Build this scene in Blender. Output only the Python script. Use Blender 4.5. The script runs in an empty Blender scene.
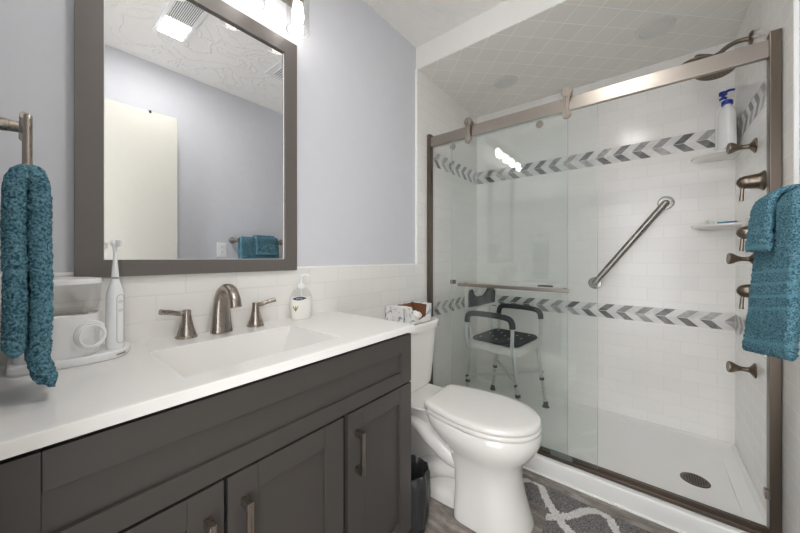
import bpy, bmesh, math, random
from mathutils import Vector, Matrix, noise
random.seed(7)
PI = math.pi
S = bpy.context.scene
COL = S.collection

# ------------------------------------------------------------------ camera, world, exposure
cam = bpy.data.cameras.new('camera'); co = bpy.data.objects.new('camera', cam); COL.objects.link(co)
cam.sensor_width = 36; cam.lens = 308.9*36/800; cam.shift_y = -(266.5-257.34)/800
cam.clip_start = .02
co.location = (0, -1.1613, 1.1085); co.rotation_euler = (PI/2, 0, -(PI/2-.6763))
S.camera = co
w = bpy.data.worlds.new('world'); S.world = w; w.use_nodes = True
w.node_tree.nodes['Background'].inputs[0].default_value = (.985, .99, 1, 1)
w.node_tree.nodes['Background'].inputs[1].default_value = 4.0
vs = S.view_settings
vs.view_transform = 'Standard'; vs.look = 'None'; vs.gamma = 1; vs.use_curve_mapping = False
vs.exposure = .46
BULB = 13.0; FAN_FILL = 88.0     # strengths: four vanity bulbs; fill glow added to the unlit fan lens
S.cycles.max_bounces = 14; S.cycles.diffuse_bounces = 10; S.cycles.glossy_bounces = 6; S.cycles.transparent_max_bounces = 24
S.cycles.sample_clamp_indirect = 6

# ------------------------------------------------------------------ materials
def rgb(r, g, b):
    f = lambda c: (c/255/12.92 if c/255 <= .04045 else ((c/255+.055)/1.055)**2.4)
    return (f(r), f(g), f(b), 1)
def newmat(name):
    m = bpy.data.materials.new(name); m.use_nodes = True
    n = m.node_tree.nodes; return m, n, m.node_tree.links, n['Principled BSDF']
def mat(name, col, rough=.5, metal=0, bump=0, scale=60, var=0, spec=.5, coat=0, detail=3):
    """principled surface with a noise that varies its colour a little and a fine bump"""
    m, n, L, p = newmat(name)
    p.inputs['Base Color'].default_value = col; p.inputs['Roughness'].default_value = rough
    p.inputs['Metallic'].default_value = metal; p.inputs['Specular IOR Level'].default_value = spec
    p.inputs['Coat Weight'].default_value = coat
    tc = n.new('ShaderNodeTexCoord'); nz = n.new('ShaderNodeTexNoise')
    nz.inputs['Scale'].default_value = scale; nz.inputs['Detail'].default_value = detail
    L.new(tc.outputs['Object'], nz.inputs['Vector'])
    mx = n.new('ShaderNodeMix'); mx.data_type = 'RGBA'; v = max(var, .02)
    mx.inputs[6].default_value = [c*(1-v) for c in col[:3]]+[1]
    mx.inputs[7].default_value = [min(1, c*(1+v)) for c in col[:3]]+[1]
    L.new(nz.outputs['Fac'], mx.inputs[0]); L.new(mx.outputs[2], p.inputs['Base Color'])
    if bump:
        b = n.new('ShaderNodeBump'); b.inputs['Strength'].default_value = bump; b.inputs['Distance'].default_value = .004
        L.new(nz.outputs['Fac'], b.inputs['Height']); L.new(b.outputs['Normal'], p.inputs['Normal'])
    return m
def brushed(name, col, rough=.32, stretch=(1, 1, .03), metal=1):
    m, n, L, p = newmat(name)
    p.inputs['Metallic'].default_value = metal; p.inputs['Base Color'].default_value = col
    tc = n.new('ShaderNodeTexCoord'); mp = n.new('ShaderNodeMapping'); nz = n.new('ShaderNodeTexNoise')
    mp.inputs['Scale'].default_value = stretch; nz.inputs['Scale'].default_value = 260
    L.new(tc.outputs['Object'], mp.inputs['Vector']); L.new(mp.outputs['Vector'], nz.inputs['Vector'])
    mr = n.new('ShaderNodeMapRange'); mr.inputs['To Min'].default_value = rough-.06; mr.inputs['To Max'].default_value = rough+.1
    L.new(nz.outputs['Fac'], mr.inputs['Value']); L.new(mr.outputs['Result'], p.inputs['Roughness'])
    return m
def tile_mat(name, su, sv, tilec, grout, bw=.1545, rh=.0775, off=.5, rot=0, ou=0, ov=0, rough=.18, mortar=.0022, bump=.35):
    """glazed tiles: su, sv name the two object axes that run along and up the wall"""
    m, n, L, p = newmat(name)
    tc = n.new('ShaderNodeTexCoord'); sp = n.new('ShaderNodeSeparateXYZ'); cb = n.new('ShaderNodeCombineXYZ')
    L.new(tc.outputs['Object'], sp.inputs[0])
    L.new(sp.outputs[su], cb.inputs[0]); L.new(sp.outputs[sv], cb.inputs[1])
    mp = n.new('ShaderNodeMapping'); mp.inputs['Rotation'].default_value = (0, 0, rot); mp.inputs['Location'].default_value = (ou, ov, 0)
    L.new(cb.outputs[0], mp.inputs['Vector'])
    br = n.new('ShaderNodeTexBrick'); br.offset = off; br.squash = 1
    br.inputs['Scale'].default_value = 1; br.inputs['Mortar Size'].default_value = mortar
    br.inputs['Mortar Smooth'].default_value = .3
    br.inputs['Brick Width'].default_value = bw; br.inputs['Row Height'].default_value = rh
    d = [c*.965 for c in tilec[:3]]+[1]
    br.inputs['Color1'].default_value = tilec; br.inputs['Color2'].default_value = d; br.inputs['Mortar'].default_value = grout
    L.new(mp.outputs[0], br.inputs['Vector']); L.new(br.outputs['Color'], p.inputs['Base Color'])
    nz = n.new('ShaderNodeTexNoise'); nz.inputs['Scale'].default_value = 9; L.new(tc.outputs['Object'], nz.inputs['Vector'])
    mth = n.new('ShaderNodeMath'); mth.operation = 'MULTIPLY_ADD'; mth.inputs[1].default_value = -1
    L.new(br.outputs['Fac'], mth.inputs[0])
    m2 = n.new('ShaderNodeMath'); m2.operation = 'MULTIPLY'; m2.inputs[1].default_value = .8; L.new(nz.outputs['Fac'], m2.inputs[0])
    L.new(m2.outputs[0], mth.inputs[2])
    b = n.new('ShaderNodeBump'); b.inputs['Strength'].default_value = bump; b.inputs['Distance'].default_value = .0015
    L.new(mth.outputs[0], b.inputs['Height']); L.new(b.outputs['Normal'], p.inputs['Normal'])
    p.inputs['Roughness'].default_value = rough
    return m
def clear(name, tint, ior=1.5, rough=.0):
    """thin clear glass: see-through with a Fresnel reflection"""
    m = bpy.data.materials.new(name); m.use_nodes = True; n = m.node_tree.nodes; L = m.node_tree.links; n.clear()
    o = n.new('ShaderNodeOutputMaterial'); t = n.new('ShaderNodeBsdfTransparent'); g = n.new('ShaderNodeBsdfGlossy')
    t.inputs[0].default_value = tint; g.inputs['Roughness'].default_value = rough
    fr = n.new('ShaderNodeLayerWeight'); fr.inputs[0].default_value = .5; mx = n.new('ShaderNodeMixShader')
    pw = n.new('ShaderNodeMath'); pw.operation = 'POWER'; pw.inputs[1].default_value = 5; L.new(fr.outputs['Facing'], pw.inputs[0])
    f0 = ((ior-1)/(ior+1))**2
    ma = n.new('ShaderNodeMath'); ma.operation = 'MULTIPLY_ADD'; ma.inputs[1].default_value = 1-f0; ma.inputs[2].default_value = f0
    L.new(pw.outputs[0], ma.inputs[0]); L.new(ma.outputs[0], mx.inputs[0]); L.new(t.outputs[0], mx.inputs[1]); L.new(g.outputs[0], mx.inputs[2]); L.new(mx.outputs[0], o.inputs[0])
    return m
def emit(name, col, s):
    m = bpy.data.materials.new(name); m.use_nodes = True; n = m.node_tree.nodes; L = m.node_tree.links; n.clear()
    o = n.new('ShaderNodeOutputMaterial'); e = n.new('ShaderNodeEmission'); e.inputs[0].default_value = col; e.inputs[1].default_value = s
    L.new(e.outputs[0], o.inputs[0]); return m
def terry(name, c0, c1, bump=1.0):
    m, n, L, p = newmat(name)
    tc = n.new('ShaderNodeTexCoord'); nz = n.new('ShaderNodeTexNoise'); nz.inputs['Scale'].default_value = 240; nz.inputs['Detail'].default_value = 4
    L.new(tc.outputs['Object'], nz.inputs['Vector'])
    cr = n.new('ShaderNodeValToRGB'); cr.color_ramp.elements[0].position = .36; cr.color_ramp.elements[1].position = .64
    cr.color_ramp.elements[0].color = c0; cr.color_ramp.elements[1].color = c1
    L.new(nz.outputs['Fac'], cr.inputs[0]); L.new(cr.outputs[0], p.inputs['Base Color'])
    b = n.new('ShaderNodeBump'); b.inputs['Strength'].default_value = bump; b.inputs['Distance'].default_value = .006
    L.new(nz.outputs['Fac'], b.inputs['Height']); L.new(b.outputs['Normal'], p.inputs['Normal'])
    p.inputs['Roughness'].default_value = 1; p.inputs['Specular IOR Level'].default_value = .1
    p.inputs['Sheen Weight'].default_value = .2; p.inputs['Sheen Roughness'].default_value = .5
    p.inputs['Sheen Tint'].default_value = rgb(120, 190, 205)
    return m

M = {}
M['paint'] = mat('pale_blue_grey_paint', rgb(206, 207, 212), .6, bump=.45, scale=13, var=.03, detail=6)
M['white_paint'] = mat('white_paint', rgb(232, 231, 227), .55, bump=.1, scale=40)
M['trim'] = mat('white_edge_trim', rgb(240, 240, 238), .3)
M['cabinet'] = mat('dark_grey_cabinet_paint', rgb(66, 62, 59), .38, bump=.03, scale=90, var=.04)
M['cabinet_gap_shade'] = mat('carcass_gap_shade', rgb(30, 29, 28), .8)  # shade of the cabinet gaps, put into a near-black carcass colour
M['frame'] = mat('grey_mirror_frame_paint', rgb(98, 92, 88), .4, bump=.04, scale=70, var=.04)
M['counter'] = mat('white_cultured_marble', rgb(232, 230, 227), .16, scale=7, var=.02, coat=.3)
M['porcelain'] = mat('white_porcelain', rgb(232, 230, 226), .09, scale=5, coat=.5)
M['seatplastic'] = mat('white_seat_plastic', rgb(235, 233, 229), .2, scale=5)
M['acrylic'] = mat('white_acrylic_tray', rgb(238, 238, 236), .25, scale=8, bump=.03)
M['nickel'] = brushed('brushed_nickel', rgb(162, 153, 144), .27)
M['nickel_h'] = brushed('brushed_nickel_rail', rgb(160, 152, 144), .3, (1, .03, 1))
M['nickel_dark_shaded'] = brushed('dark_shaded_nickel_frame', rgb(104, 95, 87), .3)  # rail nickel again, darker: shade put into the colour; serves small dark fittings too
M['steel'] = brushed('satin_stainless_steel', rgb(150, 147, 142), .28, (.2, .2, .2))
M['chrome'] = mat('chrome', rgb(210, 210, 210), .06, 1)
M['alu'] = mat('anodised_aluminium', rgb(208, 211, 211), .4, .45)
M['mirror'] = mat('mirror_silver', (.9, .91, .92, 1), .0, 1)
M['glass'] = clear('shower_glass', (.978, .990, .985, 1), 1.6)
M['glass_edge'] = mat('pale_green_glass_edge', rgb(176, 196, 188), .25)
M['shade_glass'] = clear('clear_lamp_glass', (.97, .97, .97, 1), 1.5)
M['clear_plastic'] = clear('clear_plastic', (.985, .985, .985, 1), 1.4, .08)
M['fan_fill_glow'] = emit('fan_lens_fill_glow', (1, .98, .955, 1), FAN_FILL)
M['bulb'] = emit('bulb_light', (1, .955, .91, 1), BULB)
M['white_plastic'] = mat('white_plastic', rgb(236, 236, 236), .25, scale=10)
M['offwhite_plastic'] = mat('off_white_plastic', rgb(215, 214, 210), .35, scale=10)
M['blue'] = mat('deep_blue_plastic', rgb(18, 52, 150), .3)
M['navy'] = mat('navy_label', rgb(28, 52, 110), .4)
M['black'] = mat('black_rubber', rgb(30, 30, 31), .55, bump=.1, scale=200)
M['foam'] = mat('charcoal_foam', rgb(58, 63, 68), .75, bump=.2, scale=220, var=.1)
M['bag'] = mat('black_bin_liner', rgb(46, 47, 48), .34, bump=.6, scale=45, detail=5)
M['door'] = mat('cream_door_paint', rgb(198, 195, 186), .45, bump=.05, scale=25, var=.015)
M['guide'] = mat('grey_green_plastic', rgb(98, 102, 98), .4)
M['fitting'] = brushed('dark_brushed_nickel', rgb(126, 115, 104), .28)
M['cardboard'] = mat('brown_cardboard', rgb(138, 92, 64), .85, bump=.1, scale=120, var=.1)
M['soap_liquid'] = mat('white_liquid_soap', rgb(236, 234, 228), .3)
M['sprig'] = mat('green_gold_print', rgb(150, 135, 70), .6)
M['dark_mark'] = mat('dark_print', rgb(60, 60, 62), .6)
M['grey_mark'] = mat('grey_print', rgb(150, 150, 152), .6)
M['teal_plastic'] = mat('teal_plastic', rgb(40, 130, 150), .3)
M['terry'] = terry('teal_terry', rgb(44, 87, 104), rgb(118, 158, 172))
M['terry_band'] = terry('teal_flat_weave', rgb(78, 122, 137), rgb(104, 146, 160), .25)
M['wtile_x'] = tile_mat('wall_tile_along_room', 0, 2, rgb(233, 231, 227), rgb(224, 222, 218), ou=.045, ov=-.0645)
M['wtile_y'] = tile_mat('wall_tile_across_room', 1, 2, rgb(240, 238, 235), rgb(232, 230, 227), ov=-.0645)
M['wtile_r'] = tile_mat('wall_tile_plumbing_side', 0, 2, rgb(236, 235, 232), rgb(246, 245, 243), ou=.045, ov=-.0645)
M['ctile'] = tile_mat('diagonal_ceiling_tile', 0, 1, rgb(234, 231, 226), rgb(252, 251, 248), bw=.1143, rh=.1143, off=0, rot=PI/4, ou=0.0, ov=.025, mortar=.0024, bump=.6)
def ceiling_mat():
    m, n, L, p = newmat('stomped_ceiling_texture')
    p.inputs['Base Color'].default_value = rgb(240, 238, 234); p.inputs['Roughness'].default_value = .8
    tc = n.new('ShaderNodeTexCoord')
    nz = n.new('ShaderNodeTexNoise'); nz.inputs['Scale'].default_value = 5; nz.inputs['Detail'].default_value = 7; nz.inputs['Distortion'].default_value = 1.2
    L.new(tc.outputs['Object'], nz.inputs['Vector'])
    cr = n.new('ShaderNodeValToRGB'); e = cr.color_ramp.elements
    e[0].position = .47; e[0].color = (0, 0, 0, 1); e[1].position = .5; e[1].color = (1, 1, 1, 1)
    x = cr.color_ramp.elements.new(.54); x.color = (.05, .05, .05, 1)
    L.new(nz.outputs['Fac'], cr.inputs[0])
    b = n.new('ShaderNodeBump'); b.inputs['Strength'].default_value = .6; b.inputs['Distance'].default_value = .005
    L.new(cr.outputs[0], b.inputs['Height']); L.new(b.outputs['Normal'], p.inputs['Normal'])
    return m
M['ceiling'] = ceiling_mat()
def floor_mat():
    m, n, L, p = newmat('weathered_grey_plank_tile')
    tc = n.new('ShaderNodeTexCoord'); mp = n.new('ShaderNodeMapping'); mp.inputs['Scale'].default_value = (1, .35, 1)
    L.new(tc.outputs['Object'], mp.inputs[0])
    n1 = n.new('ShaderNodeTexNoise'); n1.inputs['Scale'].default_value = 26; n1.inputs['Detail'].default_value = 8; n1.inputs['Roughness'].default_value = .7
    L.new(mp.outputs[0], n1.inputs['Vector'])
    cr = n.new('ShaderNodeValToRGB'); e = cr.color_ramp.elements
    e[0].position = .32; e[0].color = rgb(98, 90, 85); e[1].position = .68; e[1].color = rgb(176, 168, 161)
    x = e.new(.5); x.color = rgb(132, 124, 118)
    L.new(n1.outputs['Fac'], cr.inputs[0])
    br = n.new('ShaderNodeTexBrick'); br.inputs['Scale'].default_value = 1; br.inputs['Brick Width'].default_value = .9; br.inputs['Row Height'].default_value = .15
    br.inputs['Mortar Size'].default_value = .002
    sw = n.new('ShaderNodeSeparateXYZ'); cb = n.new('ShaderNodeCombineXYZ'); L.new(tc.outputs['Object'], sw.inputs[0])
    L.new(sw.outputs[1], cb.inputs[0]); L.new(sw.outputs[0], cb.inputs[1]); L.new(cb.outputs[0], br.inputs['Vector'])
    mx = n.new('ShaderNodeMix'); mx.data_type = 'RGBA'; L.new(br.outputs['Fac'], mx.inputs[0])
    L.new(cr.outputs[0], mx.inputs[6]); mx.inputs[7].default_value = rgb(120, 114, 108); L.new(mx.outputs[2], p.inputs['Base Color'])
    b = n.new('ShaderNodeBump'); b.inputs['Strength'].default_value = .2; b.inputs['Distance'].default_value = .003
    L.new(n1.outputs['Fac'], b.inputs['Height']); L.new(b.outputs['Normal'], p.inputs['Normal'])
    p.inputs['Roughness'].default_value = .5
    return m
M['floor'] = floor_mat()
M['rug'] = terry('grey_shag', rgb(74, 70, 71), rgb(156, 152, 152), 1.0)
M['rug_white'] = terry('white_shag', rgb(206, 204, 202), rgb(244, 242, 240), 1.0)
for k in ('rug', 'rug_white'):
    M[k].node_tree.nodes['Principled BSDF'].inputs['Sheen Tint'].default_value = (.8, .8, .8, 1)
def marble_mat(name, c0, c1):
    m, n, L, p = newmat(name)
    tc = n.new('ShaderNodeTexCoord'); nz = n.new('ShaderNodeTexNoise'); nz.inputs['Scale'].default_value = 14; nz.inputs['Detail'].default_value = 5; nz.inputs['Distortion'].default_value = 1
    L.new(tc.outputs['Object'], nz.inputs['Vector']); cr = n.new('ShaderNodeValToRGB')
    cr.color_ramp.elements[0].position = .35; cr.color_ramp.elements[1].position = .65
    cr.color_ramp.elements[0].color = c0; cr.color_ramp.elements[1].color = c1
    L.new(nz.outputs['Fac'], cr.inputs[0]); L.new(cr.outputs[0], p.inputs['Base Color']); p.inputs['Roughness'].default_value = .3
    return m
M['chev'] = [marble_mat('pale_grey_marble', rgb(205, 204, 202), rgb(222, 221, 218)),
             marble_mat('mid_grey_marble', rgb(150, 150, 150), rgb(186, 185, 183)),
             marble_mat('grey_marble', rgb(128, 128, 128), rgb(166, 165, 164)),
             marble_mat('dark_grey_marble', rgb(84, 84, 85), rgb(132, 131, 130)),
             marble_mat('white_marble_field', rgb(218, 216, 212), rgb(230, 228, 225))]
def carton_mat():
    m, n, L, p = newmat('printed_tissue_carton')
    tc = n.new('ShaderNodeTexCoord'); v = n.new('ShaderNodeTexNoise'); v.inputs['Scale'].default_value = 15; v.inputs['Detail'].default_value = 3
    v.inputs['Distortion'].default_value = 3
    L.new(tc.outputs['Object'], v.inputs['Vector']); cr = n.new('ShaderNodeValToRGB'); e = cr.color_ramp.elements
    e[0].position = .42; e[0].color = rgb(236, 234, 232); e[1].position = .72; e[1].color = rgb(120, 126, 138)
    x = e.new(.55); x.color = rgb(228, 227, 226); y = e.new(.6); y.color = rgb(160, 165, 176)
    L.new(v.outputs['Fac'], cr.inputs[0]); L.new(cr.outputs[0], p.inputs['Base Color']); p.inputs['Roughness'].default_value = .5
    return m
M['carton'] = carton_mat()
M['tissue'] = mat('white_tissue', rgb(240, 238, 235), .9, bump=.2, scale=60)

# ------------------------------------------------------------------ mesh helpers
def obj(name, bm, m, parent=None, smooth=35):
    me = bpy.data.meshes.new(name)
    bmesh.ops.recalc_face_normals(bm, faces=bm.faces)
    bm.to_mesh(me); bm.free()
    for x in (m if isinstance(m, (list, tuple)) else [m]): me.materials.append(x)
    if smooth:
        for p in me.polygons: p.use_smooth = True
        me.set_sharp_from_angle(angle=math.radians(smooth))
    o = bpy.data.objects.new(name, me); COL.objects.link(o)
    if smooth and smooth <= 50: o.modifiers.new('weighted_normal', 'WEIGHTED_NORMAL').keep_sharp = True
    if parent:
        root = parent; off = Vector((0, 0, 0))
        o.parent = parent
        wm = Matrix.Identity(4); q = parent; chain = []
        while q: chain.append(q); q = q.parent
        for q in reversed(chain): wm = wm @ Matrix.LocRotScale(q.location, q.rotation_euler, q.scale)
        inv = wm.inverted()
        me.transform(inv)                      # meshes are modelled in world space, stored local to the thing
    return o
def local(name, bm, m, parent, smooth=35):
    """mesh modelled directly in its parent's local space"""
    p = parent; o = obj(name, bm, m, None, smooth); o.parent = p; return o
def thing(name, label, cat, loc=(0, 0, 0), rz=0, group=None):
    o = bpy.data.objects.new(name, None); COL.objects.link(o); o.empty_display_size = .05
    o.location = loc; o.rotation_euler = (0, 0, rz); o['label'] = label; o['category'] = cat
    if group: o['group'] = group
    return o
def tag(o, label, cat, group=None):
    o['label'] = label; o['category'] = cat
    if group: o['group'] = group
    return o
def struct(name, bm, m, smooth=0, parent=None):
    o = obj(name, bm, m, parent, smooth); o['kind'] = 'structure'; return o
def B(): return bmesh.new()
def box(bm, x0, x1, y0, y1, z0, z1, bev=0, seg=2, mi=0, mx=None):
    r = bmesh.ops.create_cube(bm, size=1); vs_ = r['verts']
    for v in vs_:
        v.co = Vector(((x0+x1)/2+v.co.x*(x1-x0), (y0+y1)/2+v.co.y*(y1-y0), (z0+z1)/2+v.co.z*(z1-z0)))
    fs = set(f for v in vs_ for f in v.link_faces)
    for f in fs: f.material_index = mi
    if mx:
        for v in vs_: v.co = mx @ v.co
    if bev:
        es = list(set(e for v in vs_ for e in v.link_edges))
        bmesh.ops.bevel(bm, geom=es, offset=bev, segments=seg, profile=.5, affect='EDGES', material=mi)
def ring_pts(c, ax, r, n, up=None):
    ax = Vector(ax).normalized(); up = Vector(up) if up else (Vector((0, 0, 1)) if abs(ax.z) < .9 else Vector((1, 0, 0)))
    a = up.cross(ax).normalized(); b = ax.cross(a)
    return [Vector(c)+a*r*math.cos(2*PI*k/n)+b*r*math.sin(2*PI*k/n) for k in range(n)]
def skin_rings(bm, rings, cap0=True, cap1=True, closed=False, mi=0):
    vv = [[bm.verts.new(p) for p in r] for r in rings]; n = len(vv[0]); fs = []
    for i in range(len(vv)-(0 if closed else 1)):
        a, b = vv[i], vv[(i+1) % len(vv)]
        for k in range(n): fs.append(bm.faces.new((a[k], a[(k+1) % n], b[(k+1) % n], b[k])))
    if not closed:
        if cap0: fs.append(bm.faces.new(vv[0][::-1]))
        if cap1: fs.append(bm.faces.new(vv[-1]))
    for f in fs: f.material_index = mi
    return vv
def cyl(bm, p0, p1, r0, r1=None, n=20, mi=0, bev=0):
    p0, p1 = Vector(p0), Vector(p1); r1 = r0 if r1 is None else r1; ax = p1-p0
    if bev:
        d = ax.normalized()*bev
        rs = [ring_pts(p0, ax, r0-bev, n), ring_pts(p0+d, ax, r0, n), ring_pts(p1-d, ax, r1, n), ring_pts(p1, ax, r1-bev, n)]
    else: rs = [ring_pts(p0, ax, r0, n), ring_pts(p1, ax, r1, n)]
    skin_rings(bm, rs, mi=mi)
def lathe(bm, c, ax, prof, n=28, mi=0, up=None, cap=True):
    """prof = [(distance along axis, radius)]"""
    ax = Vector(ax).normalized()
    skin_rings(bm, [ring_pts(Vector(c)+ax*h, ax, max(r, .0004), n, up) for h, r in prof], cap, cap, mi=mi)
def smooth_path(pts, sub=6):
    pts = [Vector(p) for p in pts]; out = []
    for i in range(len(pts)-1):
        p0 = pts[max(i-1, 0)]; p1 = pts[i]; p2 = pts[i+1]; p3 = pts[min(i+2, len(pts)-1)]
        for k in range(sub):
            t = k/sub
            out.append(.5*((2*p1)+(p2-p0)*t+(2*p0-5*p1+4*p2-p3)*t*t+(3*p1-p0-3*p2+p3)*t**3))
    out.append(pts[-1]); return out
def tube(bm, pts, r, n=12, sub=6, radii=None, mi=0, flat=None):
    P = smooth_path(pts, sub) if sub else [Vector(p) for p in pts]
    m = len(P); rr = []
    for i in range(m):
        if radii:
            t = i/(m-1)*(len(radii)-1); k = min(int(t), len(radii)-2); rr.append(radii[k]+(radii[k+1]-radii[k])*(t-k))
        else: rr.append(r)
    T = [(P[min(i+1, m-1)]-P[max(i-1, 0)]).normalized() for i in range(m)]
    a = T[0].orthogonal().normalized() if not flat else (Vector(flat)-T[0]*T[0].dot(Vector(flat))).normalized()
    rings = []
    for i in range(m):
        a = (a-T[i]*a.dot(T[i])).normalized(); b = T[i].cross(a)
        rings.append([P[i]+a*rr[i]*math.cos(2*PI*k/n)+b*rr[i]*math.sin(2*PI*k/n) for k in range(n)])
    skin_rings(bm, rings, mi=mi)
def prism(bm, poly, axis, a0, a1, mi=0):
    """extrude a 2-D polygon along an axis; poly in the two other axes, in x,y,z order"""
    def p3(q, a):
        l = list(q); l.insert('xyz'.index(axis), a); return Vector(l)
    r0 = [bm.verts.new(p3(q, a0)) for q in poly]; r1 = [bm.verts.new(p3(q, a1)) for q in poly]; n = len(poly)
    fs = [bm.faces.new(r0[::-1]), bm.faces.new(r1)]
    for k in range(n): fs.append(bm.faces.new((r0[k], r0[(k+1) % n], r1[(k+1) % n], r1[k])))
    for f in fs: f.material_index = mi
def se(cx, cy, hx, hy, z, n=40, p=2.5, pf=None):
    """superellipse ring, pf = exponent for the half towards -y"""
    out = []
    for k in range(n):
        t = 2*PI*k/n; c, s = math.cos(t), math.sin(t); e = 2/(p if s > 0 or pf is None else pf)
        out.append(Vector((cx+hx*math.copysign(abs(c)**e, c), cy+hy*math.copysign(abs(s)**e, s), z)))
    return out
def text(name, body, size, m, mx, parent, depth=.0003):
    cu = bpy.data.curves.new(name, 'FONT'); cu.body = body; cu.size = size; cu.align_x = 'CENTER'; cu.align_y = 'CENTER'; cu.extrude = depth
    t = bpy.data.objects.new(name, cu); COL.objects.link(t)
    me = bpy.data.meshes.new_from_object(t.evaluated_get(bpy.context.evaluated_depsgraph_get()))
    bpy.data.objects.remove(t)
    bm = B(); bm.from_mesh(me); bmesh.ops.transform(bm, matrix=mx, verts=bm.verts)
    return obj(name, bm, m, parent, 0)
def copy_thing(o, loc, label, rz=None):
    c = o.copy(); COL.objects.link(c); c.location = loc; c['label'] = label
    if rz is not None: c.rotation_euler = (0, 0, rz)
    for ch in o.children:
        d = ch.copy(); COL.objects.link(d); d.parent = c
        for g in ch.children:
            e = g.copy(); COL.objects.link(e); e.parent = d
    return c

# ------------------------------------------------------------------ room shell
XL, XT, XB = -.04, 1.61, 2.487          # left wall, start of the shower tiling, shower back wall
YV, YR = -.013, -1.537                  # tiled faces of the vanity wall and the plumbing wall
ZC, ZS, ZCAP = 2.452, 2.309, 1.064
bm = B(); box(bm, -1.4, XB+.1, -1.65, .1, -.08, 0); struct('floor', bm, M['floor'])
bm = B(); box(bm, -.15, XB+.1, -1.65, .1, ZC, ZC+.08); struct('ceiling', bm, M['ceiling'])
bm = B(); box(bm, -.15, XB+.1, 0, .1, 0, ZC); wv = struct('wall_vanity', bm, M['paint'])
bm = B(); box(bm, -.15, XB+.1, -1.65, -1.547, 0, ZC); wr = struct('wall_right', bm, M['paint'])
bm = B(); box(bm, XB, XB+.1, -1.65, .1, 0, ZC); ws = struct('wall_shower', bm, M['wtile_y'])
bm = B(); box(bm, -.15, XL, -.78, 0, 0, ZC); box(bm, -.15, XL, -1.547, -.78, 2.07, ZC); struct('wall_left', bm, M['paint'])
bm = B()                                  # door casing on the left wall
box(bm, -.155, XL+.004, -.80, -.775, 0, 2.09, .002); box(bm, -.155, XL+.004, -1.546, -.775, 2.055, 2.085, .002)
struct('trim_4', bm, M['white_paint'])
bm = B(); box(bm, XT, XB, YR-.01, 0, ZS+.004, ZC); struct('wall_bulkhead', bm, M['white_paint'])
bm = B(); box(bm, XT+.002, XB, YR, YV, ZS, ZS+.006); struct('ceiling_shower', bm, M['ctile'])
# tile claddings: low along the room, full height from x = XT on
bm = B(); box(bm, XL, XT, YV, 0, 0, ZCAP); box(bm, XT, XB, YV, 0, 0, ZS)
struct('tile_cladding', bm, M['wtile_x'], parent=wv)
bm = B(); box(bm, XL, XT, -1.547, YR, 0, ZCAP); box(bm, XT, XB, -1.547, YR, 0, ZS)
struct('tile_cladding', bm, M['wtile_r'], parent=wr)
bm = B(); box(bm, XL, XT-.004, YV-.0015, 0, ZCAP-.002, ZCAP+.006, .001); box(bm, XT-.009, XT, YV-.0015, 0, ZCAP-.002, ZS+.003, .001)
struct('trim_1', bm, M['trim'])
bm = B(); box(bm, XL, XT-.004, -1.547, YR+.0015, ZCAP-.002, ZCAP+.006, .001); box(bm, XT-.009, XT, -1.547, YR+.0015, ZCAP-.002, ZS+.003, .001)
struct('trim_2', bm, M['trim'])
def chevrons(name, wall, plane, s0, s1, z0, z1, parent, ph=0):
    """herringbone band of marble pieces let into a tiled wall"""
    bm = B(); zm = (z0+z1)/2; pit = .1; wd = .05; sh = .05; t = .0008
    def P3(s, z, o):
        return {'back': (XB-o, -s, z), 'vanity': (s, YV-o, z), 'right': (s, YR+o, z)}[wall]
    def quad(pts, mi, o):
        pts = [p for p in pts]
        clip = []
        for i in range(len(pts)):                       # clip to s0..s1
            clip.append(pts[i])
        for lim, sg in ((s0, 1), (s1, -1)):
            out = []
            for i in range(len(clip)):
                a, b = clip[i], clip[(i+1) % len(clip)]
                ia, ib = (a[0]-lim)*sg >= 0, (b[0]-lim)*sg >= 0
                if ia: out.append(a)
                if ia != ib:
                    k = (lim-a[0])/(b[0]-a[0]); out.append((lim, a[1]+(b[1]-a[1])*k))
            clip = out
            if len(clip) < 3: return
        top = [bm.verts.new(P3(s, z, o)) for s, z in clip]; bot = [bm.verts.new(P3(s, z, -.001)) for s, z in clip]; n = len(clip)
        f = [bm.faces.new(top)]
        for i in range(n): f.append(bm.faces.new((top[i], bot[i], bot[(i+1) % n], top[(i+1) % n])))
        for q in f: q.material_index = mi
    quad([(s0, z0), (s1, z0), (s1, z1), (s0, z1)], 4, .0003)
    s = ph-.3; g = .0012
    rnd = random.Random(3)
    while s < s0-.13: s += pit
    while s < s1+.1:
        for k, (dark) in enumerate((True, False)):
            a = s+k*wd
            for half in (0, 1):
                mi = rnd.choice([1, 2, 3, 3, 1]) if dark else rnd.choice([0, 4, 0])
                if half: pts = [(a+g, zm+g), (a+wd-g, zm+g), (a+wd+sh-g, z1-g), (a+sh+g, z1-g)]
                else: pts = [(a+sh+g, z0+g), (a+wd+sh-g, z0+g), (a+wd-g, zm-g), (a+g, zm-g)]
                quad(pts, mi, t)
        s += pit
    return struct(name, bm, M['chev'], parent=parent)
for z0, z1 in ((1.733, 1.838), (.702, .797)):
    chevrons('chevron_band', 'back', XB, -YV, -YR, z0, z1, ws, .078 if z0 > 1 else .093)
    chevrons('chevron_band', 'vanity', YV, 1.78, XB, z0, z1, wv)
    chevrons('chevron_band', 'right', YR, 1.78, XB, z0, z1, wr)
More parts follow.
